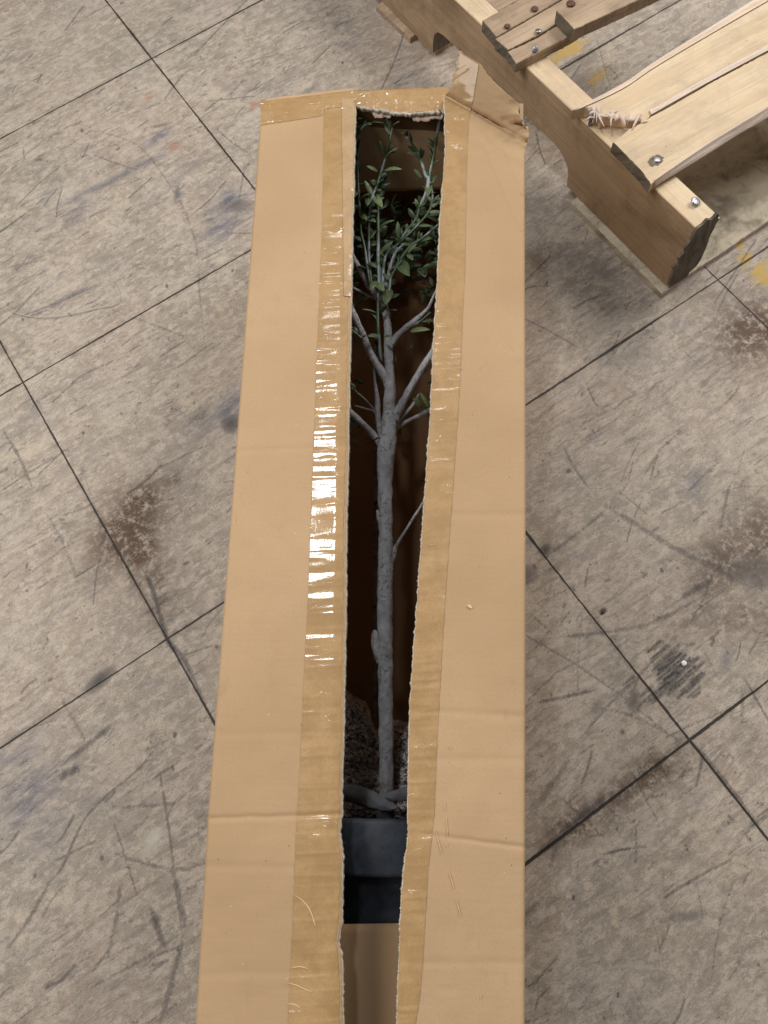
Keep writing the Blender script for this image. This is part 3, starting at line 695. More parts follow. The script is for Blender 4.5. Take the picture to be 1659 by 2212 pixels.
# inner far flap, leaning into the box
def sheet(name, a, b, c, d, mat, part_of, th=.004, nx=30, ny=20, bow=0., seed=0, rag=0.):
    vs, uvs, fs = [], [], []
    for layer in (0, 1):
        for i in range(nx + 1):
            for j in range(ny + 1):
                u, v = i / nx, j / ny
                p = a.lerp(b, u).lerp(d.lerp(c, u), v)
                nn = (b - a).cross(d - a).normalized()
                p = p + nn * (bow * math.sin(math.pi * u) * math.sin(math.pi * v) + .0015 * n2(u * 3, v * 3, seed))
                if rag and j == ny: p = p + (d - a).normalized() * rag * n1(u * 22, seed)
                p = p - nn * th * layer
                vs.append(p); uvs.append(((p - a).length * 0 + (p - a).dot((d - a).normalized()), (p - a).dot((b - a).normalized())))
    W = ny + 1; N1 = (nx + 1) * W
    for i in range(nx):
        for j in range(ny):
            q = i * W + j; fs.append((q, q + W, q + W + 1, q + 1)); fs.append((N1 + q, N1 + q + 1, N1 + q + W + 1, N1 + q + W))
        q = i * W; fs.append((q, N1 + q, N1 + q + W, q + W)); q = i * W + ny; fs.append((q, q + W, N1 + q + W, N1 + q))
    for j in range(ny):
        fs.append((j, j + 1, N1 + j + 1, N1 + j)); q = nx * W + j; fs.append((q, N1 + q, N1 + q + 1, q + 1))
    o = mesh_obj(name, vs, fs, mat, None, uvs)
    if part_of is not None: adopt(o, part_of)
    return o
sheet('inner_end_flap', P(640, 228, H - .012), P(1085, 212, H - .012), P(1050, 402, .172), P(655, 421, .172), CARD, box, seed=3, rag=.002)
# pad over the foot of the pot
sheet('inner_pad', P(560, 1999, .259), P(1060, 1990, .259), P(1075, YB - 30, .265), P(535, YB - 30, .265), PAD_SHADE, box, seed=5)

# ------------------------------------------------------------------ artificial tree in its pot
def c3(x, y): return ((1300 + x / 2.765) / 1.823, (350 + y / 2.765) / 1.823)
def c4(x, y): return ((1300 + x / 2.458) / 1.823, (1000 + y / 2.458) / 1.823)
def c7(x, y): return ((1250 + x / 3.16) / 1.823, (3000 + y / 3.16) / 1.823)
trunk_base = P(838, 1745, .155)
tree = thing('potted_tree', 'artificial tree with grey trunk, green leaves and black pot lying inside the box', 'plant', (trunk_base.x, trunk_base.y, .012))
def catmull(pts, n):
    out = []
    q = [pts[0]] + list(pts) + [pts[-1]]
    for i in range(1, len(q) - 2):
        for k in range(n):
            t = k / n
            out.append(tuple(.5 * ((2 * q[i][c]) + (-q[i - 1][c] + q[i + 1][c]) * t + (2 * q[i - 1][c] - 5 * q[i][c] + 4 * q[i + 1][c] - q[i + 2][c]) * t * t + (-q[i - 1][c] + 3 * q[i][c] - 3 * q[i + 1][c] + q[i + 2][c]) * t ** 3) for c in range(len(q[0]))))
    out.append(tuple(pts[-1])); return out
def limb(name, pts, mat, parent, n=8, seg=14, rough=.0012, seed=0., sub=False):
    """pts: (px, py, z, width in px)"""
    cp = []
    for x, y, z, wd in pts:
        p = P(x, y, z); cp.append((p.x, p.y, p.z, wd * mpx(x, y, z) / 2))
    cp = catmull(cp, n)
    vs, fs = [], []
    for i, (x, y, z, r) in enumerate(cp):
        p = Vector((x, y, z)); a = Vector(cp[max(0, i - 1)][:3]); b = Vector(cp[min(len(cp) - 1, i + 1)][:3])
        t = (b - a).normalized(); up = Vector((0, 0, 1)); s = t.cross(up).normalized(); u2 = s.cross(t)
        for k in range(seg):
            an = 2 * math.pi * k / seg; dvec = s * math.cos(an) + u2 * math.sin(an)
            rr = max(r, .0006) + min(rough, r * .25) * (mnoise.noise(p * 60 + dvec * 1.5 + Vector((seed, 0, 0))) + .6 * mnoise.noise(p * 200 + dvec * 3))
            vs.append(p + dvec * rr)
    for i in range(len(cp) - 1):
        for k in range(seg):
            a = i * seg + k; b = i * seg + (k + 1) % seg; fs.append((a, b, b + seg, a + seg))
    fs.append(tuple(reversed(range(seg)))); fs.append(tuple((len(cp) - 1) * seg + k for k in range(seg)))
    o = mesh_obj(name, vs, fs, mat)
    if sub: adopt_sub(o, parent)
    elif parent is not None: adopt(o, parent)
    return o
ZT = .185
trunk = limb('trunk', [(838, 1790, .135, 36), (836, 1750, .150, 30), (835, 1700, .165, 30), (834, 1600, .175, 31), (833, 1450, ZT, 32), (832, 1400, ZT, 33), (832, 1330, ZT, 33), (832, 1260, ZT, 33), (834, 1200, ZT, 33), (833, 1150, ZT, 30), (832, 1050, ZT, 32), (833, 1000, ZT, 37), (836, 960, ZT, 39), (840, 925, ZT, 34), (841, 890, ZT, 28), (842, 850, ZT, 25), (844, 820, ZT, 18), (840, 783, ZT, 19), (839, 738, ZT, 19), (836, 690, ZT, 16), (828, 645, .19, 15), (824, 610, .195, 11), (822, 580, .2, 7)], BARK, tree, n=14, seg=20, rough=.0016)
limb('knot_stub', [(824, 1430, ZT, 22), (817, 1408, ZT + .002, 22), (811, 1388, ZT + .004, 19), (809, 1368, ZT + .005, 14), (806, 1364, ZT + .005, 8)], BARK, trunk, sub=True, rough=.003)
limb('knot_stub', [(822, 1125, ZT, 12), (817, 1108, ZT, 10), (815, 1102, ZT, 5)], BARK, trunk, sub=True)
br = [
 ('a', [(845, 860, ZT, 17), (841, 838, ZT, 19), (828, 808, ZT, 17), (802, 767, .195, 15), (787, 731, .2, 15), (772, 697, .21, 14), (757, 665, .22, 14), (740, 630, .23, 11)]),
 ('b', [(852, 910, ZT, 19), (860, 888, ZT, 18), (882, 847, .19, 16), (909, 801, .20, 16), (936, 758, .21, 15), (960, 715, .22, 12)]),
 ('c', [(845, 745, ZT, 12), (852, 733, ZT, 14), (866, 718, .19, 13), (897, 692, .2, 11), (923, 668, .205, 8), (937, 638, .21, 4), (950, 610, .22, 3)]),
 ('d', [(826, 970, ZT - .01, 15), (817, 952, ZT - .01, 15), (789, 921, ZT, 13), (753, 887, .19, 13), (720, 850, .2, 10)]),
 ('e', [(828, 960, .165, 12), (822, 934, .165, 13), (816, 894, .165, 12), (815, 861, .17, 10), (809, 816, .175, 5), (806, 780, .18, 3)]),
 ('f', [(852, 935, .165, 10), (859, 922, .165, 11), (888, 906, .165, 9), (927, 886, .17, 8), (960, 868, .175, 5)]),
 ('g', [(852, 925, .17, 9), (861, 908, .17, 9), (891, 876, .175, 7), (905, 850, .18, 4)]),
 ('h', [(830, 660, .19, 14), (814, 638, .19, 14), (796, 616, .195, 13), (782, 589, .2, 12), (762, 555, .21, 10), (745, 520, .22, 8)]),
 ('i', [(816, 648, .18, 6), (804, 642, .18, 6), (782, 631, .185, 5), (757, 619, .19, 5), (735, 605, .19, 4)]),
 ('j', [(845, 1212, ZT, 12), (851, 1192, ZT, 12), (858, 1175, ZT, 7), (880, 1140, .2, 6), (900, 1108, .21, 6), (925, 1068, .22, 4)]),
 ('k', [(812, 893, .165, 5), (806, 887, .165, 6), (787, 882, .165, 4), (766, 876, .17, 3)]),
 ('l', [(812, 889, .165, 4), (800, 875, .17, 3), (787, 861, .175, 3), (760, 838, .18, 2.5)]),
 ('m', [(830, 640, .2, 8), (838, 600, .205, 8), (845, 570, .21, 7), (855, 545, .215, 5), (872, 528, .22, 4)]),
]
for k, (nm, pts) in enumerate(br): limb('branch', pts, BARK, tree, seed=k * 3.1)
zup = lambda y, z: z + max(0, (345 - y) / 100) * .052
ST = {
 's1': [(c3(430, 2120), .205, 5), (c3(400, 1900), .21, 6), (c3(370, 1700), .215, 6), (c3(335, 1550), .22, 6), (c3(322, 1340), .225, 6), (c3(303, 1000), .24, 6), (c3(300, 700), .25, 6), (c3(325, 480), .26, 5), (c3(380, 390), .265, 3)],
 's2': [(c3(450, 2120), .205, 6), (c3(425, 1850), .21, 6), (c3(420, 1450), .225, 6), (c3(440, 1280), .235, 6), (c3(465, 1170), .24, 6), (c3(515, 1030), .245, 6), (c3(600, 760), .25, 5), (c3(640, 600), .255, 4), (c3(680, 420), .26, 2.5)],
 's3': [(c3(545, 2200), .2, 8), (c3(525, 1850), .21, 8), (c3(525, 1520), .215, 8), (c3(515, 1200), .225, 6), (c3(530, 1040), .235, 4)],
 's4': [(c3(570, 2200), .2, 8), (c3(600, 1830), .205, 7), (c3(720, 1710), .21, 6), (c3(850, 1590), .215, 6), (c3(960, 1480), .22, 6), (c3(1080, 1330), .225, 6), (c3(1112, 1180), .23, 6), (c3(1080, 1010), .235, 7)],
 's5': [(c3(590, 2150), .2, 8), (c3(740, 1900), .205, 8), (c3(870, 1720), .21, 7), (c3(1000, 1630), .215, 6), (c3(1190, 1470), .225, 6), (c3(1290, 1380), .23, 5)],
 's6': [(c3(980, 1280), .225, 8), (c3(1050, 1120), .235, 8), (c3(1070, 980), .24, 8), (c3(1040, 940), .24, 7), (c3(960, 700), .25, 6), (c3(830, 520), .26, 4)],
 's7': [(c3(1070, 1000), .235, 7), (c3(1100, 870), .24, 7), (c3(1150, 600), .25, 6), (c3(1200, 240), .265, 6)],
 's8': [(c3(660, 1990), .2, 7), (c3(740, 1700), .205, 6), (c3(840, 1540), .21, 6), (c3(935, 1420), .215, 7), (c3(980, 1280), .225, 7)],
 's9': [(c4(505, 1040), .180, 4), (c4(484, 960), .190, 7), (c4(465, 700), .21, 7), (c4(462, 480), .21, 6), (c4(470, 250), .21, 6), (c4(465, 60), .21, 6)],
 'sa': [(c4(560, 480), .205, 6), (c4(575, 330), .21, 6), (c4(600, 200), .21, 6), (c4(700, 60), .215, 6)],
 'sb': [(c4(350, 850), .2, 5), (c4(270, 790), .205, 6), (c4(200, 730), .21, 5)],
 'sc': [(c4(700, 740), .19, 4), (c4(860, 660), .2, 4), (c4(980, 560), .205, 3)],
}
# leaf builder
LV, LF, LT = [], [], []
def leaf(base, tip, wpx=None, tint=.5, curl=.15, roll=0.):
    d = tip - base; L = d.length
    if L < 1e-4: return
    t = d.normalized(); s = t.cross(Vector((0, 0, 1)))
    if s.length < .1: s = Vector((1, 0, 0))
    s.normalize(); nn = s.cross(t).normalized()
    s = (s * math.cos(roll) + nn * math.sin(roll)); nn = s.cross(t).normalized()
    W = (wpx or .36) * L / 2
    b0 = len(LV); n = 8
    for i in range(n + 1):
        u = i / n; wd = W * (math.sin(math.pi * min(1, u ** .8)) ** .75) * (1 if u < 1 else 0) + .0003
        c = base + d * u + nn * (curl * L * math.sin(math.pi * u * .8) )
        for k, sg in enumerate((-1, 0, 1)):
            LV.append(c + s * wd * sg - nn * (.22 * wd if sg == 0 else 0)); LT.append(tint)
    for i in range(n):
        for k in (0, 1):
            a = b0 + i * 3 + k; LF.append((a, a + 1, a + 4, a + 3))
def L3(x0, y0, x1, y1, z=.245, tint=.6, w=.34, roll=0., dz=.012, c=c3):
    x1, y1 = lerp(x0, x1, .92), lerp(y0, y1, .92); w *= .84; tint = .15 + .85 * tint
    a, b = c(x0, y0), c(x1, y1)
    leaf(P(a[0], a[1], zup(a[1], z)), P(b[0], b[1], zup(b[1], z + dz)), w, tint, random.uniform(.06, .2), roll)
for args in ((300, 705, 350, 525, .25, .9, .40), (605, 725, 525, 555, .25, .8, .40), (600, 745, 765, 650, .25, .35, .22), (520, 895, 385, 840, .25, .85, .42), (585, 890, 805, 890, .25, .85, .24),
             (462, 1165, 362, 985, .24, .75, .34), (480, 1165, 575, 1310, .24, .85, .36), (320, 1215, 440, 1140, .235, .3, .3), (325, 500, 395, 380, .26, .6, .35), (665, 415, 598, 330, .26, .7, .3), (665, 410, 765, 355, .26, .6, .2),
             (835, 515, 765, 480, .262, .2, .5), (830, 515, 830, 455, .262, .2, .4), (985, 770, 820, 705, .25, .15, .3), (995, 760, 975, 620, .25, .1, .35), (1005, 985, 900, 865, .24, .1, .4), (1110, 830, 1200, 775, .24, .1, .3), (1150, 625, 1115, 535, .25, .1, .35),
             (1160, 620, 1200, 510, .25, .2, .35), (1200, 330, 1180, 230, .262, .2, .4), (515, 1030, 435, 1010, .245, .4, .35), (520, 1030, 590, 985, .245, .35, .35), (330, 420, 480, 400, .255, .1, .3), (430, 280, 270, 350, .25, .2, .35), (400, 360, 620, 385, .25, .3, .12),
             (330, 1470, 430, 1390, .225, .6, .35), (325, 1370, 410, 1450, .225, .5, .35), (415, 1430, 510, 1470, .225, .45, .4), (410, 1400, 500, 1390, .225, .4, .3), (540, 1500, 725, 1435, .22, .45, .22), (745, 1640, 735, 1430, .22, .25, .34), (545, 1790, 700, 1655, .21, .55, .32),
             (1000, 1655, 1105, 1640, .215, .3, .42), (740, 1910, 880, 2060, .21, .45, .42), (960, 1490, 1120, 1500, .22, .35, .25), (965, 1270, 890, 1240, .225, .5, .25), (970, 1290, 1040, 1260, .225, .3, .5), (1080, 1020, 1060, 1210, .23, .35, .3), (1110, 1240, 1200, 1150, .23, .15, .3),
             (965, 1640, 970, 1540, .215, .4, .4), (840, 1790, 960, 1680, .21, .55, .3), (840, 1800, 910, 1880, .21, .6, .35), (590, 1830, 500, 1760, .21, .5, .3), (520, 1700, 440, 1720, .21, .3, .3), (700, 1740, 640, 1680, .205, .35, .35), (250, 2030, 300, 1990, .21, .5, .3),
             (430, 1180, 400, 1300, .235, .15, .4), (520, 1210, 460, 1290, .23, .15, .45), (560, 1140, 500, 1220, .23, .2, .4), (320, 1100, 250, 1200, .23, .2, .3), (660, 1980, 620, 1880, .2, .25, .4), (700, 1900, 640, 2000, .2, .3, .3), (1000, 2030, 960, 1950, .19, .1, .4), (1150, 1700, 1130, 1640, .21, .8, .3)):
    L3(*args)
for args in ((575, 330, 530, 520, .21, .35, .45), (450, 260, 385, 370, .21, .3, .45), (470, 790, 355, 800, .21, .4, .42), (770, 750, 995, 745, .2, .6, .28), (890, 1490, 790, 1390, .185, .35, .5), (960, 1490, 860, 1330, .185, .5, .25), (950, 680, 985, 620, .2, .25, .5), (460, 280, 520, 380, .215, .7, .5),
             (660, 60, 780, 240, .2, .4, .42), (870, 130, 930, 250, .19, .1, .5), (450, 570, 290, 540, .21, .5, .1), (570, 550, 660, 550, .19, .4, .2), (570, 640, 660, 650, .16, .05, .4), (520, 800, 610, 820, .21, .6, .3), (250, 1300, 190, 1250, .19, .4, .4), (270, 1350, 205, 1300, .18, .6, .25), (230, 730, 190, 700, .2, .4, .5), (300, 830, 360, 790, .2, .3, .3)):
    L3(*args, c=c4)
for key, s in ST.items():
    pts = [(q[0][0], q[0][1], zup(q[0][1], q[1]), q[2]) for q in s]
    limb('stem', pts, STEM, tree, seg=8, rough=.0003)
    path = catmull([tuple(P(x, y, z)) for x, y, z, _ in pts], 8)
    for i in range(3, len(path) - 1, 3):
        if random.random() < .2: continue
        p = Vector(path[i]); t = (Vector(path[min(i + 1, len(path) - 1)]) - Vector(path[i - 1])).normalized()
        side = t.cross(Vector((0, 0, 1))).normalized() * random.choice((-1, 1))
        L = random.uniform(.014, .026)
        leaf(p, p + (t * random.uniform(.4, .9) + side * random.uniform(.4, .9) + Vector((0, 0, random.uniform(-.7, .1)))).normalized() * L, random.uniform(.3, .42), random.uniform(.0, .45), random.uniform(.05, .25), random.uniform(-.9, .9))
# sparse dim leaves deeper down and under the lid
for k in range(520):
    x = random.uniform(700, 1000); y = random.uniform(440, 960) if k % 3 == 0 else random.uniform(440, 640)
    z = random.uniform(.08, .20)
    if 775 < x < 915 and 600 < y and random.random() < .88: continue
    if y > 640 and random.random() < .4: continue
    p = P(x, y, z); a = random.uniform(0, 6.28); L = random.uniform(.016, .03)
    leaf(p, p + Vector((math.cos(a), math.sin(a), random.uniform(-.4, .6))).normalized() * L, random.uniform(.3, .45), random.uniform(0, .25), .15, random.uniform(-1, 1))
leafy = mesh_obj('foliage', LV, LF, LEAF)
at = leafy.data.attributes.new('tint', 'FLOAT', 'POINT'); at.data.foreach_set('value', LT)
md = leafy.modifiers.new('thickness', 'SOLIDIFY'); md.thickness = .0005
adopt(leafy, tree)
# black twist tie
tie = limb('twist_tie', [(*c4(488, 1778), .196, 2.2), (*c4(430, 1800), .198, 2.2), (*c4(395, 1822), .19, 2.2), (*c4(338, 1832), .18, 2)], WIRE, tree, seg=6, rough=0)
limb('wire_end', [(*c4(470, 1770), .197, 2), (*c4(415, 1800), .2, 2), (*c4(375, 1790), .19, 2), (*c4(335, 1778), .185, 1.5)], WIRE, tie, seg=6, rough=0, sub=True)

# pot: lathe round the box's long axis
axd = (P(836, 1000, .155) - P(838, 1745, .155)).normalized()
PC = P(822, 1768, .285); PR = .132
pc = Vector((PC.x, PC.y, .285 - PR))
sidev = axd.cross(Vector((0, 0, 1))).normalized()
def lathe(name, prof, mat, parent, seg=96, sub=False):
    vs, fs = [], []
    for (s, r) in prof:
        for k in range(seg):
            an = 2 * math.pi * k / seg; vs.append(pc + axd * s + (sidev * math.cos(an) + Vector((0, 0, 1)) * math.sin(an)) * r)
    for i in range(len(prof) - 1):
        for k in range(seg):
            a = i * seg + k; b = i * seg + (k + 1) % seg; fs.append((a, b, b + seg, a + seg))
    o = mesh_obj(name, vs, fs, mat)
    if sub: adopt_sub(o, parent)
    else: adopt(o, parent)
    return o
rimw = (P(820, 1770, .285) - P(820, 1898, .285)).length
pot = lathe('pot', [(-.012, PR - .02), (-.002, PR - .006), (0, PR - .003), (-.001, PR), (-.006, PR + .001), (-rimw + .004, PR - .003), (-rimw, PR - .005), (-rimw - .001, PR - .012), (-rimw - .003, PR - .026), (-rimw - .05, PR - .031), (-.26, PR - .048), (-.262, PR - .052), (-.262, .001)], POT, tree)
# soil / moss block spilling out of the pot mouth
def soil():
    NX, NY = 150, 170
    top = pl([(690, 1480), (735, 1488), (752, 1492), (762, 1502), (775, 1508), (790, 1516), (800, 1535), (803, 1556), (812, 1575), (838, 1580), (850, 1556), (862, 1555), (885, 1562), (900, 1570), (950, 1575)])
    vs, fs = [], []
    for i in range(NX + 1):
        x = lerp(690, 950, i / NX); yt = top(x) + 3 * n1(x / 6, 71) + 2 * n1(x / 2.5, 72)
        for j in range(NY + 1):
            v = j / NY; y = lerp(yt, 1782, v)
            z = .03 + .075 * min(1, v / .10) ** .5 + .045 * v + .012 * n2(x / 30, y / 30, 73) + .006 * n2(x / 8, y / 8, 74) + .004 * n2(x / 3, y / 3, 75)
            if j == 0: z = .013
            vs.append(P(x, y, z))
    for i in range(NX):
        for j in range(NY):
            a = i * (NY + 1) + j; fs.append((a, a + 1, a + NY + 2, a + NY + 1))
    o = mesh_obj('soil', vs, fs, SOIL); adopt(o, tree)
soil()
# grey ribbon tied round the foot of the trunk
def ribbon(rows, name, parent, seed, sub=False):
    """rows: pairs of edge points ((x,y,z),(x,y,z)) in photo units"""
    A = catmull([tuple(P(*c7(a[0], a[1]), a[2])) for a, b in rows], 8); B = catmull([tuple(P(*c7(b[0], b[1]), b[2])) for a, b in rows], 8)
    vs, fs = [], []; n = 8
    for i, (a, b) in enumerate(zip(A, B)):
        a, b = Vector(a), Vector(b)
        for j in range(n + 1):
            p = a.lerp(b, j / n); vs.append(p + Vector((0, 0, .003 * math.sin(math.pi * j / n) + .0016 * n2(i / 4, j / 2, seed))))
    for i in range(len(A) - 1):
        for j in range(n):
            q = i * (n + 1) + j; fs.append((q, q + 1, q + n + 2, q + n + 1))
    o = mesh_obj(name, vs, fs, RIB); md = o.modifiers.new('t', 'SOLIDIFY'); md.thickness = .0008
    if sub: adopt_sub(o, parent)
    else: adopt(o, parent)
    return o
rb = ribbon([((150, 330, .17), (150, 440, .17)), ((320, 285, .185), (310, 480, .18)), ((520, 300, .195), (480, 520, .19)), ((700, 365, .20), (620, 575, .195)), ((870, 480, .205), (760, 600, .20)), ((990, 540, .205), (900, 612, .205)), ((1000, 560, .205), (960, 590, .205))], 'ribbon', tree, 1)
ribbon([((760, 395, .20), (850, 480, .20)), ((900, 365, .20), (960, 492, .198)), ((1110, 320, .19), (1095, 490, .19)), ((1250, 300, .18), (1250, 480, .18))], 'ribbon_tail', rb, 2, True)
ribbon([((720, 600, .196), (940, 590, .196)), ((740, 650, .19), (950, 640, .19)), ((740, 760, .175), (950, 740, .175))], 'ribbon_tail', rb, 3, True)

# ------------------------------------------------------------------ pallet
def c2(x, y): return ((1400 + x / 1.0215) / 1.823, y / 1.0215 / 1.823)
def cA(x, y): return ((2200 + x / 2.0133) / 1.823, (500 + y / 2.0133) / 1.823)
def cB(x, y): return ((2000 + x / 1.62) / 1.823, y / 1.62 / 1.823)
def cC(x, y): return ((1450 + x / 1.952) / 1.823, y / 1.952 / 1.823)
ZB, ZS, ZD = .015, .178, .200
pr = P(1440, 622, .0)
pallet = thing('wooden_pallet', 'broken wooden pallet with splintered pine boards, at the far right of the cardboard box', 'pallet', (pr.x, pr.y, 0))

def prism(name, poly, thick, mat, parent, direction, side_mats=None, bev=.0012, jit=0., label=None, sub=False, zvar=.0):
    """poly: list of (world xy Vector with z) for the top outline, anticlockwise or not; extruded down by thick"""
    pts = [Vector(p) for p in poly]
    # subdivide edges and roughen
    out, eid = [], []
    for i, p in enumerate(pts):
        q = pts[(i + 1) % len(pts)]; L = (q - p).length; k = max(1, int(L / .006)) if L < 3 else 40
        for j in range(k):
            t = j / k; v = p.lerp(q, t)
            if jit and j:
                nr_ = Vector((-(q - p).y, (q - p).x, 0)).normalized(); v = v + nr_ * jit * (n1((v.x + v.y) * 160, i + 5) + .6 * n1((v.x - v.y) * 420, i))
            out.append(v); eid.append(i)
    n = len(out); d = direction.normalized(); s = Vector((-d.y, d.x, 0))
    ctr_ = sum(out, Vector()) / n
    area2 = sum(out[i].x * out[(i + 1) % n].y - out[(i + 1) % n].x * out[i].y for i in range(n))
    rev = area2 < 0
    bm = bmesh.new(); uvl = bm.loops.layers.uv.new('UVMap')
    mats = [mat] + [m for m in (side_mats or {}).values()]
    keys = {k: i + 1 for i, k in enumerate((side_mats or {}).keys())}
    rows = []
    prof = [(bev, 0), (0, -bev), (0, -thick)]
    for ins, dz in prof:
        r_ = []
        for i, v in enumerate(out):
            a, b = out[i - 1], out[(i + 1) % n]; tv = (b - a); tv.z = 0
            nn = Vector((-tv.y, tv.x, 0)).normalized() * (-1 if rev else 1) if tv.length > 1e-9 else Vector()
            r_.append(bm.verts.new(v + nn * ins + Vector((0, 0, dz))))
        rows.append(r_)
    top = bm.faces.new(rows[0] if not rev else list(reversed(rows[0]))); top.material_index = 0
    bot = bm.faces.new(rows[-1] if rev else list(reversed(rows[-1])))
    for a_, b_ in zip(rows[:-1], rows[1:]):
        for i in range(n):
            j = (i + 1) % n
            f = bm.faces.new((a_[i], b_[i], b_[j], a_[j]) if not rev else (a_[j], b_[j], b_[i], a_[i]))
            f.material_index = keys.get(eid[i], 0)
    bm.normal_update(); bmesh.ops.triangulate(bm, faces=[top, bot], ngon_method='EAR_CLIP')
    off_ = random.uniform(0, 9)
    for f in bm.faces:
        up = abs(f.normal.z) if f.normal.length else 1
        f.normal_update()
        for lp in f.loops:
            c = lp.vert.co
            if abs(f.normal.z) > .5: lp[uvl].uv = (c.dot(d) + off_, c.dot(s))
            elif abs(f.normal.dot(d)) > .7: lp[uvl].uv = (c.z * .4 + off_, c.dot(s) + c.z)
            else: lp[uvl].uv = (c.dot(d) + off_, c.z)
    me = bpy.data.meshes.new(name); bm.to_mesh(me); bm.free()
    for mm in mats: me.materials.append(mm)
    o = bpy.data.objects.new(name, me); COL.objects.link(o)
    if sub: adopt_sub(o, parent)
    elif parent is not None: adopt(o, parent)
    if label: o['label'] = label
    return o

# stringer: notched side profile extruded across
def stringer():
    T0 = P(1506.6, 495, ZS); T1 = P(1045, 58, ZS); d = (T1 - T0).normalized(); d.z = 0
    sdv = Vector((-d.y, d.x, 0)); sdv = sdv if sdv.x > 0 else -sdv
    foot = P(1440, 621, ZB)
    s_f = (foot - T0).dot(d)
    s_a = (P(1223, 408, ZB) - T0).dot(d); s_b = (P(936, 122, ZB) - T0).dot(d)
    Lm = 1.5
    prof = [(0, ZS), (Lm, ZS), (Lm, ZB), (.777, ZB), (.777, .035), (.772, .060), (.760, .074), (.735, .080), (.36, .081), (.345, .078), (.330, .071), (.318, .062), (.311, .050), (.306, ZB), (.0, ZB), (.0, ZB + .07)]
    bm = bmesh.new(); uvl = bm.loops.layers.uv.new('UVMap')
    wd = .047
    # resample long edges
    pp = []
    for i, p in enumerate(prof):
        q = prof[(i + 1) % len(prof)]; L = math.hypot(q[0] - p[0], q[1] - p[1]); k = max(1, int(L / .02))
        for j in range(k): pp.append((lerp(p[0], q[0], j / k), lerp(p[1], q[1], j / k)))
    def mk(sv, ins):
        out = []
        for (s, z) in pp:
            zz = z + .0008 * n1(s * 60, 81); zz = min(max(zz, ZB + ins), ZS - ins); ss = s
            if s < .03: ss = s + .012 * (z - ZB) / .16 * -(sv / wd) * .3 + .003 * n1(z * 90 + sv * 60, 82) + ins * 2
            b = T0 + d * ss; out.append(bm.verts.new((b.x + sdv.x * sv, b.y + sdv.y * sv, zz)))
        return out
    rws = [mk(0, .0015), mk(.0015, 0), mk(wd - .0015, 0), mk(wd, .0015)]
    n = len(pp); f0 = bm.faces.new(rws[0]); f1 = bm.faces.new(list(reversed(rws[-1])))
    for a_, b_ in zip(rws[:-1], rws[1:]):
        for i in range(n): j = (i + 1) % n; bm.faces.new((a_[j], a_[i], b_[i], b_[j]))
    bm.normal_update(); bmesh.ops.triangulate(bm, faces=[f0, f1], ngon_method='EAR_CLIP'); bmesh.ops.recalc_face_normals(bm, faces=bm.faces)
    for f in bm.faces:
        f.normal_update()
        for lp in f.loops:
            c = lp.vert.co; sx_ = (c - T0).dot(d); sy_ = (c - T0).dot(sdv)
            if abs(f.normal.dot(d)) > .6: lp[uvl].uv = (c.z * .6, sy_); f.material_index = 2
            elif abs(f.normal.z) > .6: lp[uvl].uv = (sx_ + 3, sy_); f.material_index = 1 if f.normal.z > 0 else 0
            else: lp[uvl].uv = (sx_, c.z)
    me = bpy.data.meshes.new('stringer'); bm.to_mesh(me); bm.free()
    for mm in (W_SIDE, W_NEW, W_END): me.materials.append(mm)
    o = bpy.data.objects.new('stringer', me); COL.objects.link(o); adopt(o, pallet)
    return T0, d, sdv, o
T0, SDIR, SSD, stringer_o = stringer()
def on_end(q, s0):
    wv = R @ Vector((q[0] - 829.5, -(q[1] - 1106), -F)); C = Vector((0, 0, CAM_H)); p0 = Vector((T0.x, T0.y, 0)) + SDIR * s0
    return C + wv * (SDIR.dot(p0 - C) / SDIR.dot(wv))
ol = [(1098, 812), (1150, 770), (1180, 735), (1215, 738), (1262, 688), (1272, 700), (1240, 790), (1205, 850), (1178, 930), (1135, 1040), (1090, 1110), (1040, 1150), (960, 1215), (875, 1262), (880, 1215), (915, 1140), (905, 1110), (960, 1080), (950, 1040), (1010, 990), (1000, 960), (1050, 900)]
ep = []
for i, q in enumerate(ol):
    q2 = ol[(i + 1) % len(ol)]
    for k in range(4): ep.append((lerp(q[0], q2[0], k / 4) + 5 * n1(i + k * .3, 33), lerp(q[1], q2[1], k / 4) + 5 * n1(i + k * .3, 34)))
vs = [on_end(cA(*q), -.006) for q in ep] + [on_end(cA(*q), -.006) + SDIR * .005 for q in ep]; ne = len(ep)
for v in vs: v.z = max(v.z, ZB + .001)
bm = bmesh.new(); bv = [bm.verts.new(v) for v in vs]; fa = bm.faces.new(bv[:ne]); fb = bm.faces.new(list(reversed(bv[ne:])))
for i in range(ne): bm.faces.new((bv[i], bv[ne + i], bv[ne + (i + 1) % ne], bv[(i + 1) % ne]))
bm.normal_update(); bmesh.ops.triangulate(bm, faces=[fa, fb], ngon_method='EAR_CLIP'); bmesh.ops.recalc_face_normals(bm, faces=bm.faces)
uvl = bm.loops.layers.uv.new('UVMap')
for f in bm.faces:
    for lp in f.loops: lp[uvl].uv = (lp.vert.co.z * .5, lp.vert.co.dot(SSD) + lp.vert.co.z * .3)
me = bpy.data.meshes.new('split_end'); bm.to_mesh(me); bm.free(); me.materials.append(W_END)
so = bpy.data.objects.new('split_end', me); COL.objects.link(so); adopt_sub(so, stringer_o)
def sec(s, v, z): q = T0 + SDIR * s + SSD * v; return Vector((q.x, q.y, z))
XD = (P(1659, 10, ZD) - P(1275, 215, ZD)).normalized()
def px_poly(pts, z, cf): return [P(*cf(x, y), z) for x, y in pts]
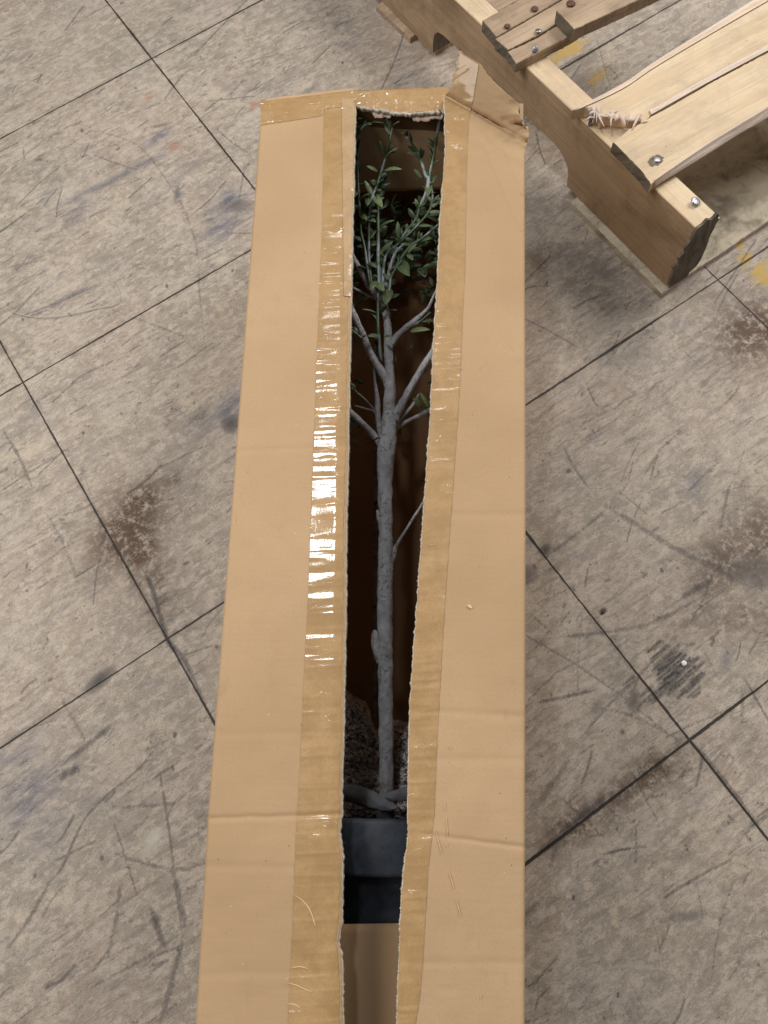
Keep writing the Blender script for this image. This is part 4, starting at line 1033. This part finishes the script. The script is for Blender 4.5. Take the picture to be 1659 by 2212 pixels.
# main split board, two pieces
far = 1.0
piece1 = px_poly([(872, 443), (960, 400), (1075, 342), (1240, 232), (1659, -25), (1800, -112), (1950, -205), (2100, 0), (1659, 205), (1420, 330), (1230, 440), (1188, 462), (1165, 488), (1140, 476), (1100, 478), (1060, 472), (1020, 468), (990, 478), (960, 436), (925, 432)], ZD, c2)
b1 = prism('deck_board', piece1, .021, W_NEW, pallet, XD, {}, jit=.0012, label='upper half of the split pine deck board')
piece2 = px_poly([(1035, 573), (1100, 520), (1150, 494), (1192, 466), (1240, 442), (1424, 335), (1663, 208), (2110, -35), (2350, 160), (1659, 432), (1530, 510), (1400, 590), (1203, 728), (1188, 742), (1150, 690), (1085, 622)], ZD, c2)
b2 = prism('deck_board', piece2, .021, W_NEW, pallet, XD, {15: W_END, 14: W_END, 13: W_END}, jit=.001, label='lower half of the split pine deck board')
# fresh pale break faces along both outer edges
def break_edge(name, top_pts, bot_pts, zt, zb, parent, cf, seed):
    A = catmull([tuple(P(*cf(x, y), zt)) for x, y in top_pts], 14); B = catmull([tuple(P(*cf(x, y), zb)) for x, y in bot_pts], 14)
    vs, uvs, fs = [], [], []; n = 8
    for i, (a, b) in enumerate(zip(A, B)):
        a, b = Vector(a), Vector(b)
        for j in range(n + 1):
            t = j / n; p = a.lerp(b, t) + Vector((0, 0, .0004 * math.sin(t * 9 + seed) + .0012 * n2(i / 5, j * 1.7, seed)))
            if j == 0: p.z = zt + .0008
            vs.append(p); uvs.append((p.dot(XD), t * .05))
    for i in range(len(A) - 1):
        for j in range(n): q = i * (n + 1) + j; fs.append((q, q + 1, q + n + 2, q + n + 1))
    o = mesh_obj(name, vs, fs, W_FRESH, None, uvs); md = o.modifiers.new('t', 'SOLIDIFY'); md.thickness = .0015; md.offset = -1
    adopt_sub(o, parent); return o
break_edge('split_edge', [(1200, 728), (1400, 590), (1530, 508), (1659, 430), (2000, 210)], [(1200, 752), (1400, 632), (1530, 548), (1659, 474), (2000, 262)], ZD, ZD - .014, b2, c2, 1)
break_edge('split_edge', [(905, 438), (1075, 358), (1240, 250), (1659, 5), (1900, -130)], [(868, 446), (1075, 338), (1240, 226), (1659, -34), (1900, -180)], ZD + .001, ZD - .010, b1, c2, 2)
break_edge('split_edge', [(1190, 462), (1300, 400), (1420, 333), (1659, 205), (1900, 80)], [(1180, 446), (1300, 378), (1420, 308), (1659, 182), (1900, 60)], ZD + .001, ZD + .0012, b1, c2, 3)
# splinters round the pulled nail hole
def splinter(pts, parent, wd=2.2):
    limb('splinter', [(*c2(x, y), lerp(z, .199, .45), w_ * 1.6) for x, y, z, w_ in pts], W_FRESH, parent, n=2, seg=5, rough=.0014, sub=True)
rs = random.Random(11)
for k in range(30):
    t = rs.random(); bx, by = lerp(935, 1150, t) + rs.uniform(-8, 8), lerp(445, 486, t) + rs.uniform(-10, 10)
    a = rs.uniform(1.0, 2.4) if rs.random() < .7 else rs.uniform(-.3, .5); L = rs.uniform(18, 55)
    dx, dy = math.cos(a) * L, math.sin(a) * L; b_x, b_y = rs.uniform(-6, 6), rs.uniform(-4, 4); z = rs.uniform(.192, .206)
    splinter([(bx - dx * .3, by - dy * .3, z - .004, rs.uniform(4, 8)), (bx + dx * .3 + b_x, by + dy * .3 + b_y, z, rs.uniform(3, 5)), (bx + dx, by + dy, z - rs.uniform(0, .012), .6)], b1)
# weathered boards at the far end
ws = []
wb1 = prism('deck_board', px_poly([(510, 82), (565, 148), (700, 70), (850, -18), (1000, -105), (930, -160), (760, -60)], ZD, c2), .022, W_OLD, pallet, XD, {0: W_END}, jit=.001, label='weathered grey strip with a rusty nail at its edge')
wb2 = prism('deck_board', px_poly([(562, 156), (612, 200), (735, 140), (800, 100), (860, 55), (1100, -90), (1010, -105), (850, -12), (700, 76)], ZD - .001, c2), .021, W_OLD, pallet, XD, {0: W_END}, jit=.0012)
wb3 = prism('deck_board', px_poly([(611, 207), (645, 256), (740, 208), (860, 146), (900, 122), (950, 60), (870, 60), (735, 150)], ZD - .003, c2), .019, W_OLD, pallet, XD, {0: W_END}, jit=.0015)
wb4 = prism('deck_board', px_poly([(808, 42), (878, 118), (1000, 62), (1200, -30), (1500, -190), (1300, -240), (1000, -60)], ZD + .024, c2), .024, W_OLD, pallet, XD, {0: W_END}, jit=.0015, label='short weathered block raised on top of the other boards')
break_edge('split_edge', [(878, 118), (1000, 60), (1200, -32)], [(880, 150), (1000, 92), (1200, -2)], ZD + .022, ZD + .002, wb4, c2, 5).data.materials[0] = W_OLD
# bottom boards on the floor
bb1_pts = [P(1239, 441, ZB), P(1441, 628, ZB), P(*cA(1659, 735), ZB), P(1900, 360, ZB), P(1900, -60, ZB), sec(.335, .02, ZB)]
q0, q1 = P(1234, 436, ZB - .001), P(1430, 634, ZB - .001)
bottom_y0 = P(*cA(1659, 735), ZB)
bb1 = prism('bottom_board', [q0, q1, P(*cA(1060, 1145), ZB - .001), P(*cA(1300, 990), ZB - .001), P(*cA(1659, 745), ZB - .001), P(1900, 330, ZB - .001), P(1640, 70, ZB - .001)], .0135, W_OSB, pallet, XD, {0: W_OSB, 2: W_FRESH, 1: W_FRESH, 3: W_FRESH, 4: W_FRESH}, jit=.0012, label='scuffed beige bottom board lying on the floor')
bb2 = prism('bottom_board', [P(812, 12, ZB - .001), P(886, 82, ZB - .001), P(902, 72, ZB - .001), P(940, 108, ZB - .001), P(1200, -50, ZB - .001), P(1050, -160, ZB - .001)], .0135, W_OLD, pallet, XD, {}, jit=.0016)
# ragged foot of the stringer at the far notch
# nails
def nail(x, y, z, r, mat, tilt=(0, 0), h=.003, shank=0., cf=c2, label=None):
    c = P(*cf(x, y), z)
    nd = Vector((tilt[0], tilt[1], 1)).normalized(); a = nd.orthogonal().normalized(); b = nd.cross(a)
    prof = [(-.012 - shank, r * .35), (0, r * .35), (.0002, r * .9), (.0012, r), (h - .0006, r * .95), (h, r * .75), (h + .0002, 0.0001)]
    vs, fs = [], []; seg = 20
    for (t, rr) in prof:
        for k in range(seg):
            an = 6.28318 * k / seg; vs.append(c + nd * t + (a * math.cos(an) + b * math.sin(an)) * rr)
    for i in range(len(prof) - 1):
        for k in range(seg): p = i * seg + k; q = i * seg + (k + 1) % seg; fs.append((p, q, q + seg, p + seg))
    o = mesh_obj('nail', vs, fs, mat); adopt(o, pallet)
    if label: o['label'] = label
    return o
nail(735, 127, ZD + .001, .0062, STEEL, (.1, .1)); nail(722, 200, ZD + .010, .0062, STEEL, (-.5, -.7), shank=.01, label='bent nail standing proud of the wood')
nail(720, 38, ZD + .001, .007, RUST); nail(610, 108, ZD + .001, .006, RUST); nail(865, 17, ZD + .0245, .0085, RUST)
nail(1211, 645, ZD - .001, .0075, STEEL, (.15, 0)); nail(1366, 812, ZS + .004, .0085, STEEL, (.2, -.25)); nail(950, 470, ZD - .006, .0085, STEEL, (.2, .1), shank=.004)
# dark bruise round the driven nail
def ring(x, y, z, r, parent):
    c = P(*c2(x, y), z); vs, fs = [], []; seg = 36
    for k in range(seg):
        an = 6.28318 * k / seg
        for f_ in (.5, 1.): rr = r * f_ * (1 + (.35 * n1(k * .45, 91) if f_ == 1 else 0)); vs.append(c + Vector((math.cos(an) * rr * 1.15, math.sin(an) * rr * .8, 0)))
    for k in range(seg): a = 2 * k; b = 2 * ((k + 1) % seg); fs.append((a, a + 1, b + 1, b))
    adopt_sub(mesh_obj('nail_bruise', vs, fs, W_END), parent)
ring(1209, 645, ZD + .0006, .0125, b2)

# ------------------------------------------------------------------ small litter
th = limb('thread', [((50 / 1.508) / 1.823, 1825 / 1.508 / 1.823, .002, 1.4), (110 / 2.749, 1865 / 2.749, .002, 1.5), (240 / 2.749, 1885 / 2.749, .003, 1.5), (400 / 2.749, 1870 / 2.749, .004, 1.5), (560 / 2.749, 1835 / 2.749, .003, 1.5), (690 / 2.749, 1805 / 2.749, .003, 1.4), (705 / 2.749, 1740 / 2.749, .004, 1.3), (670 / 2.749, 1675 / 2.749, .004, 1.3), (640 / 2.749, 1662 / 2.749, .003, 1)], THR, None, seg=6, rough=0)
tag(th, 'thin pale loose thread curling on the floor left of the box', 'thread')
def chip(name, x, y, z, sx, sy, sz, rot, label, cat, mat, group=None):
    c = P(x, y, z); bm = bmesh.new(); bmesh.ops.create_icosphere(bm, subdivisions=2, radius=1)
    for v in bm.verts:
        k = 1 + .3 * mnoise.noise(v.co * 2 + c * 50); v.co = Vector((v.co.x * sx * k, v.co.y * sy * k, v.co.z * sz))
    me = bpy.data.meshes.new(name); bm.to_mesh(me); bm.free(); me.materials.append(mat)
    o = bpy.data.objects.new(name, me); COL.objects.link(o); o.location = c + Vector((0, 0, sz * .6)); o.rotation_euler = (0, 0, rot)
    tag(o, label, cat, group); return o
chip('wood_chip', 1015, 1311, H, .0018, .0036, .0012, .3, 'tiny pale wood chip lying on the right lid flap of the box', 'chip', CHIP)
chip('foam_bead', 1477, 1433, 0, .0045, .0045, .003, 0, 'white foam bead on the black scuff marks right of the box', 'bead', NT('white_foam').out((.85, .85, .83, 1), .6))
chip('debris_crumb', 1303, 1321, 0, .006, .003, .002, .2, 'small brown crumb on the floor between the box and the long tile joint', 'crumb', RUST)
